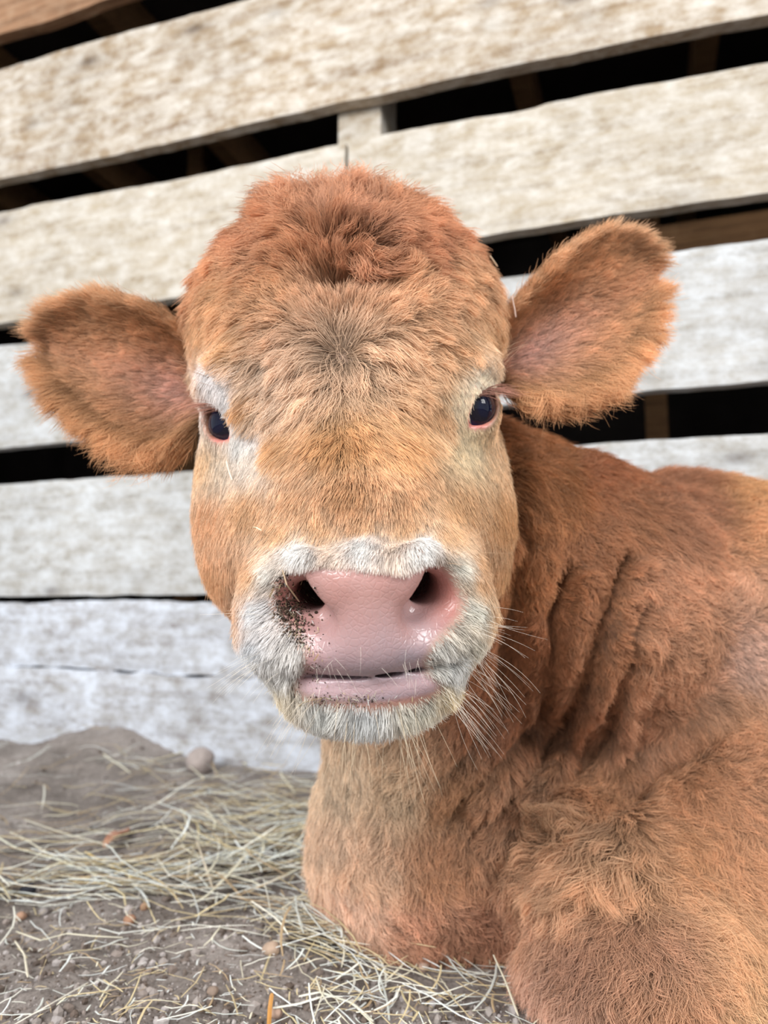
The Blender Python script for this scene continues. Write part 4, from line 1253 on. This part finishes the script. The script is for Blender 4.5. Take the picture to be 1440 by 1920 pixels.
print('body fur', len(root), round(time.time() - T0, 1))

# ------------------------------------------------------------------ ears
def catmull(pts, u):
    pts = np.asarray(pts, float); xs = np.linspace(0, 1, len(pts))
    P0 = np.concatenate([[2 * pts[0] - pts[1]], pts, [2 * pts[-1] - pts[-2]]])
    k = np.clip((u * (len(pts) - 1)).astype(int), 0, len(pts) - 2); f = (u * (len(pts) - 1) - k)[:, None]
    a, b, c, d = P0[k], P0[k + 1], P0[k + 2], P0[k + 3]
    return 0.5 * (2 * b + (c - a) * f + (2 * a - 5 * b + 4 * c - d) * f ** 2 + (3 * b - a - 3 * c + d) * f ** 3)


def make_ear(top, bot, dtop, dbot, cup, seed, darker=1.0):
    nu, nv_ = 40, 26
    u = np.linspace(0, 1, nu)
    T_ = np.array([P(x, y, d) for (x, y), d in zip(top, dtop)]); B_ = np.array([P(x, y, d) for (x, y), d in zip(bot, dbot)])
    Tc, Bc = catmull(T_, u), catmull(B_, u)
    front = np.zeros((nu, nv_, 3)); v = np.linspace(0, 1, nv_)
    for j, f in enumerate(v):
        prof = math.sin(math.pi * f) ** 0.8
        dep = np.array([np.interp(x, [0, .3, .7, 1], [cup, cup, cup * 0.6, 0.002]) for x in u]) * prof
        front[:, j] = Tc * (1 - f) + Bc * f + AF[None] * dep[:, None]
    # ripples of cartilage
    ff = front.reshape(-1, 3); ff = ff + AF * (0.0018 * vnoise(ff, 45, seed))[:, None]; front = ff.reshape(nu, nv_, 3)
    th = 0.0035
    bk = front + AF * th * (np.sin(np.pi * v) ** 0.5)[None, :, None] + AF * 0.0004
    Vv = np.concatenate([front.reshape(-1, 3), bk.reshape(-1, 3)])
    n0 = nu * nv_; ii = np.arange(n0).reshape(nu, nv_)
    Qf = np.stack([ii[:-1, :-1], ii[1:, :-1], ii[1:, 1:], ii[:-1, 1:]], -1).reshape(-1, 4)
    nn = np.cross(Vv[Qf[0, 1]] - Vv[Qf[0, 0]], Vv[Qf[0, 3]] - Vv[Qf[0, 0]])
    if np.dot(nn, AF) > 0: Qf = Qf[:, ::-1]
    Qb = Qf[:, ::-1] + n0
    rim = list(ii[:, 0]) + list(ii[-1, 1:]) + list(ii[-2::-1, -1]) + list(ii[0, -2:0:-1])
    Qr = np.array([(rim[k], rim[(k + 1) % len(rim)], rim[(k + 1) % len(rim)] + n0, rim[k] + n0) for k in range(len(rim))])
    Qa = np.concatenate([Qf, Qb, Qr])
    vn = vnormals(Vv, Qa)
    U = np.tile(np.repeat(u, nv_), 2); Vp = np.tile(np.tile(v, nu), 2); side = np.r_[np.zeros(n0), np.ones(n0)]
    pinkish = np.exp(-((U - 0.15) / 0.3) ** 2) * np.exp(-((Vp - 0.55) / 0.22) ** 2) * (side < 0.5)
    colv = lin((168, 106, 78)) * (1 - pinkish[:, None]) + lin((206, 138, 128)) * pinkish[:, None]
    ear = mesh_obj('ear', Vv - OFF, Qa, M_earskin, calf, attrs={'fcol': colv})
    # hair
    fu = nrm(np.gradient(front, axis=0)); fv = nrm(np.gradient(front, axis=1))
    fu = np.concatenate([fu.reshape(-1, 3)] * 2); fv = np.concatenate([fv.reshape(-1, 3)] * 2)
    edge = np.abs(Vp * 2 - 1)
    dens = 4.0e6 * np.where(side > 0.5, 0.45, 1.0) * (1 - 0.35 * pinkish) * (1 + 0.8 * (edge > 0.8))
    t, bc = sample(Vv, Qa, vn, dens)
    root = itp(Vv, t, bc); nor = nrm(itp(vn, t, bc)); ui = itp(U, t, bc); vi = itp(Vp, t, bc); sd = itp(side, t, bc)
    sg = (vi * 2 - 1)
    fan = np.sign(sg) * np.abs(sg) ** 1.5 * 0.8 + 0.2 * vnoise(root, 40, seed + 5)
    tipf = np.clip((ui - 0.75) * 3, 0, 1)
    d = itp(fu, t, bc) * (0.75 + 0.5 * tipf)[:, None] + itp(fv, t, bc) * fan[:, None] - AF * (0.20 * np.abs(sg) ** 2)[:, None]
    low = np.clip((vi - 0.80) * 5, 0, 1) * np.clip(1.3 - ui * 1.2, 0, 1)
    d = d + low[:, None] * (-AU * 0.7)
    d = nrm(d - (d * nor).sum(1, keepdims=True) * nor * 0.75)
    ln = 0.017 + 0.007 * np.abs(sg) ** 3 + 0.003 * tipf + 0.010 * low; ln = ln * (1 - 0.35 * itp(pinkish, t, bc)) * (1 + 0.2 * vnoise(root, 50, seed + 6))
    lf = 0.16 + 0.08 * np.abs(sg)
    cid, nc = clump_ids(root, 0.0046, seed + 7)
    cur = 0.16 + 0.25 * low
    K = 6
    hp = strands(root, nor, d, ln, lf, cid, nc, 0.62 + 0.2 * low, cur, K, grav=0.15, seed=seed)
    c_in = lin((196, 134, 98)); c_out = lin((200, 138, 96)); c_pk = lin((206, 148, 128)); c_top = lin((206, 150, 112))
    pk = itp(pinkish, t, bc)[:, None]; tp = np.clip(1 - vi * 7, 0, 1)[:, None]
    cc = (c_in * (1 - np.abs(sg)[:, None]) + c_out * np.abs(sg)[:, None]); cc = cc * (1 - pk) + c_pk * pk; cc = cc * (1 - tp) + c_top * tp
    cc = np.minimum(cc * np.array([1.20, 1.52, 1.68]), 0.85)
    cc = cc * darker * (np.random.default_rng(seed).uniform(0.82, 1.14, nc)[cid] * (1 + 0.14 * vnoise(root, 35, seed + 9)))[:, None]
    f = curves_obj('ear_fur', hp - OFF, radii(len(root), K, np.full(len(root), 0.00010)), M_fur, ear, cc)
    return ear


M_earskin = attr_mat('calf_ear_skin', rough=0.7)
make_ear([(372, 645), (318, 604), (258, 582), (195, 576), (134, 594), (98, 622)],
         [(378, 790), (330, 824), (270, 818), (202, 782), (138, 730), (98, 672)],
         [0.53, 0.525, 0.52, 0.525, 0.535, 0.545], [0.50, 0.50, 0.505, 0.515, 0.53, 0.545], 0.022, 41)
make_ear([(930, 612), (998, 542), (1050, 492), (1112, 460), (1172, 460), (1206, 492)],
         [(950, 740), (1014, 740), (1074, 724), (1134, 684), (1186, 620), (1210, 548)],
         [0.53, 0.525, 0.52, 0.525, 0.535, 0.545], [0.50, 0.50, 0.505, 0.515, 0.53, 0.545], 0.024, 51)
print('ears', round(time.time() - T0, 1))


# ------------------------------------------------------------------ whiskers, lashes, chin hairs
def free_hairs(name, specs, mat, K=8):
    """specs: (root world, dir world, length, radius, droop, colour)"""
    n = len(specs); pts = np.zeros((n, K, 3)); rad = np.zeros((n, K)); cols = np.zeros((n, 3))
    for i, (r0, d, ln, rr, dr, cc) in enumerate(specs):
        s = np.linspace(0, 1, K)[:, None]
        side = nrm(np.cross(d, rng.normal(size=3)))
        pts[i] = r0 + d * ln * s + side * ln * 0.10 * np.sin(s * 2.2) * rng.normal() + np.array([0, 0, -1.0]) * dr * ln * s ** 2
        rad[i] = rr * (1 - 0.8 * s[:, 0]); cols[i] = cc
    return curves_obj(name, pts - OFF, rad, mat, calf, cols)


kd = None
from mathutils.kdtree import KDTree
hv = np.nonzero(is_head & (dd < 0.52))[0]
KT = KDTree(len(hv))
for i, k in enumerate(hv): KT.insert((px[k] / 1000, py[k] / 1000, 0), i)
KT.balance()


def surf_at(x, y):
    """front-most point of the head seen at a pixel"""
    c = KT.find_n((x / 1000, y / 1000, 0), 12)
    c = [hv[i] for _, i, dst in c]; k = min(c, key=lambda j: dd[j])
    return V[k], VN[k]


sp_ = []
def whisk(x, y, spread, ang, angs, lmin, lmax, n, cc, rr=0.00009, nf=0.5, droop=0.15):
    for _ in range(n):
        r0, nn = surf_at(x + random.gauss(0, spread), y + random.gauss(0, spread * 0.8))
        a = math.radians(ang + random.gauss(0, angs))
        d = math.cos(a) * AX - math.sin(a) * AU; d = nrm(d + nn * random.uniform(0.2, nf + 0.3))
        sp_.append((r0, d, random.uniform(lmin, lmax), rr * random.uniform(0.7, 1.1), droop, lin(cc) * random.uniform(0.8, 1.1)))


wc = (250, 240, 224)
whisk(900, 1170, 14, 5, 14, 0.012, 0.030, 16, wc)
whisk(900, 1235, 16, 40, 14, 0.015, 0.036, 22, wc)
whisk(850, 1300, 20, 50, 14, 0.015, 0.036, 30, wc)
whisk(770, 1360, 26, 70, 14, 0.012, 0.034, 26, (244, 226, 196))
whisk(660, 1375, 26, 95, 12, 0.012, 0.030, 26, (240, 218, 186))
whisk(560, 1335, 22, 125, 14, 0.010, 0.030, 26, (236, 220, 196))
whisk(490, 1240, 18, 160, 16, 0.010, 0.028, 20, wc)
whisk(480, 1150, 18, 175, 16, 0.008, 0.022, 10, wc)
whisk(860, 1030, 20, -25, 16, 0.010, 0.024, 12, (226, 190, 150))
whisk(540, 1020, 20, 205, 20, 0.008, 0.018, 7, (226, 190, 150))
whisk(620, 1262, 30, 60, 30, 0.004, 0.012, 16, wc, rr=0.00006)
whisk(780, 1240, 20, 100, 30, 0.005, 0.014, 12, wc, rr=0.00006)
free_hairs('whiskers', sp_, fur_mat('calf_whiskers', rough=0.3, spec=0.6, trans=0.1, root=0.9, tip=1.1))
sp_ = []
for (c, nv, t, s_, sgn) in EYES:
    for k in range(70):
        f = random.uniform(-0.15, 1.0); x = f * 0.016
        up = s_ * (1 if np.dot(s_, AU) > 0 else -1)
        yy = math.sqrt(max(0, 0.0200 ** 2 - x * x)) - 0.0110
        r0 = c + t * x + up * yy; r0 = c + nrm(r0 - c + nv * 0.0165) * 0.0192
        d = nrm(t * random.uniform(0.3, 0.9) + nv * random.uniform(0.5, 0.9) + up * random.uniform(-0.25, 0.25) - AU * 0.35 + AX * sgn * 0.4)
        sp_.append((r0, d, random.uniform(0.012, 0.024), 0.00012, 0.25, lin((206, 150, 130)) * random.uniform(0.6, 1.1)))
free_hairs('eyelashes', sp_, M_lash)
# long wisps before the ears and over the brow
sp_ = []
for _ in range(26):
    r0, nn = surf_at(random.gauss(905, 12), random.gauss(690, 14)); d = nrm(AX * random.uniform(0.2, 0.7) + AU * random.uniform(0.5, 1.1) + nn * 0.5)
    sp_.append((r0, d, random.uniform(0.018, 0.04), 0.00009, 0.2, lin((226, 190, 156))))
for _ in range(18):
    r0, nn = surf_at(random.gauss(395, 10), random.gauss(700, 14)); d = nrm(-AX * random.uniform(0.3, 0.8) + AU * random.uniform(0.2, 0.9) + nn * 0.5)
    sp_.append((r0, d, random.uniform(0.018, 0.035), 0.00009, 0.2, lin((226, 180, 150))))
free_hairs('brow_wisps', sp_, M_lash)

# ------------------------------------------------------------------ dirt and chaff on the muzzle
M_speck = attr_mat('muzzle_dirt_grain', rough=0.9, spec=0.15)
Vs, Cs = [], []
def specks(x, y, sx_, sy_, n, r0, r1, cols_):
    for _ in range(n):
        p, nn = surf_at(random.gauss(x, sx_), random.gauss(y, sy_)); r = random.uniform(r0, r1)
        v = ICO_V * (1 + 0.4 * (rng.random((len(ICO_V), 1)) - 0.5)) * r * rng.uniform(0.5, 1.4, (1, 3)) + p + nn * r * 0.3 + rng.normal(size=3) * 0.0003
        Vs.append(v); Cs.append(np.tile(lin(random.choice(cols_)), (len(ICO_V), 1)))
dk = [(58, 46, 38), (84, 68, 56), (112, 96, 82), (40, 34, 30)]
specks(550, 1150, 17, 24, 900, 0.00016, 0.0006, dk)
specks(545, 1200, 22, 28, 420, 0.00014, 0.00042, dk)
specks(528, 1095, 9, 16, 110, 0.00016, 0.0005, dk)
specks(556, 1262, 22, 16, 120, 0.00014, 0.0004, dk)
specks(640, 1315, 45, 6, 150, 0.00014, 0.0005, dk + [(170, 150, 130)])
specks(500, 1180, 14, 40, 60, 0.00014, 0.0004, dk)
specks(818, 1056, 7, 7, 26, 0.00015, 0.0004, dk)
Vs = np.array(Vs); F = ICO_F[None] + (np.arange(len(Vs)) * len(ICO_V))[:, None, None]
tag(mesh_obj('muzzle_dirt', Vs.reshape(-1, 3), F.reshape(-1, 3), M_speck, smooth=False, attrs={'fcol': np.concatenate(Cs)}),
    'dark grains of soil stuck around the calf nostril and lips', 'dirt', kind='stuff')
paths, wid, col = [], [], []
def chaff(x, y, sx_, sy_, n, l0, l1, wd):
    for _ in range(n):
        p, nn = surf_at(random.gauss(x, sx_), random.gauss(y, sy_)); a = random.uniform(0, 3.14); d = math.cos(a) * AX + math.sin(a) * AU; d = nrm(d - np.dot(d, nn) * nn)
        ln = random.uniform(l0, l1); q = p + nn * 0.0006
        paths.append(np.array([q - d * ln / 2, q, q + d * ln / 2])); wid.append(wd * random.uniform(0.6, 1.3)); col.append(np.array(random.choice(STRAW)) * random.uniform(0.8, 1.1))
chaff(548, 1155, 22, 26, 60, 0.0010, 0.0028, 0.00045)
chaff(560, 1230, 30, 34, 40, 0.0010, 0.0024, 0.0004)
chaff(640, 1312, 55, 8, 50, 0.001, 0.004, 0.0004)
chaff(528, 1090, 14, 18, 22, 0.001, 0.003, 0.0005)
V2, F2 = straw_arrays(paths, wid, flat=0.5)
tag(mesh_obj('muzzle_chaff', V2, F2, attr_mat('chaff_fibre', rough=0.6), smooth=False, attrs={'fcol': np.repeat(np.array(col), 12, 0)}),
    'tiny pale chips of chaff stuck to the calf nose and lips', 'chaff', kind='stuff')


def face_straw(name, pxs, width, colr, label, cat='straw', hgt=0.0022):
    pts = [surf_at(*q)[0] + surf_at(*q)[1] * hgt for q in pxs]
    Vv, Ff = straw_arrays([resample(pts, 10)], [width])
    return tag(mesh_obj(name, Vv, Ff, plain_mat(name + '_fibre', colr, 0.55, 0.12, 300), smooth=False), label, cat)


face_straw('straw', [(524, 1068), (538, 1098), (558, 1131)], 0.0011, srgb(214, 188, 158), 'straight straw bit slanting across the dirty nostril')
face_straw('straw', [(506, 1110), (522, 1101)], 0.0012, srgb(216, 196, 150), 'short straw chip at the outer edge of the dirty nostril')
face_straw('straw', [(592, 1240), (596, 1222)], 0.0010, srgb(220, 188, 140), 'small golden straw chip on the pink upper lip')
face_straw('straw', [(540, 1342), (570, 1318), (608, 1305)], 0.0008, srgb(216, 196, 150), 'fine curved straw hanging under the lower lip')
face_straw('straw', [(434, 862), (440, 884), (446, 906)], 0.0008, srgb(236, 226, 206), 'thin white straw below the eye near the dirty side', hgt=0.006)
face_straw('seed_husk', [(488, 994), (495, 998), (501, 1003)], 0.0016, srgb(228, 214, 180), 'cream seed husk stuck high on the cheek', 'husk', hgt=0.006)
face_straw('straw', [(925, 568), (945, 585), (962, 594)], 0.0011, srgb(214, 190, 178), 'bent pinkish straw caught in the fur before the raised ear', hgt=0.016)
face_straw('straw_flake', [(915, 488), (930, 492), (946, 498)], 0.0016, srgb(220, 206, 180), 'pale straw flake in the fur at the top of the head', hgt=0.014)
print('done', round(time.time() - T0, 1))
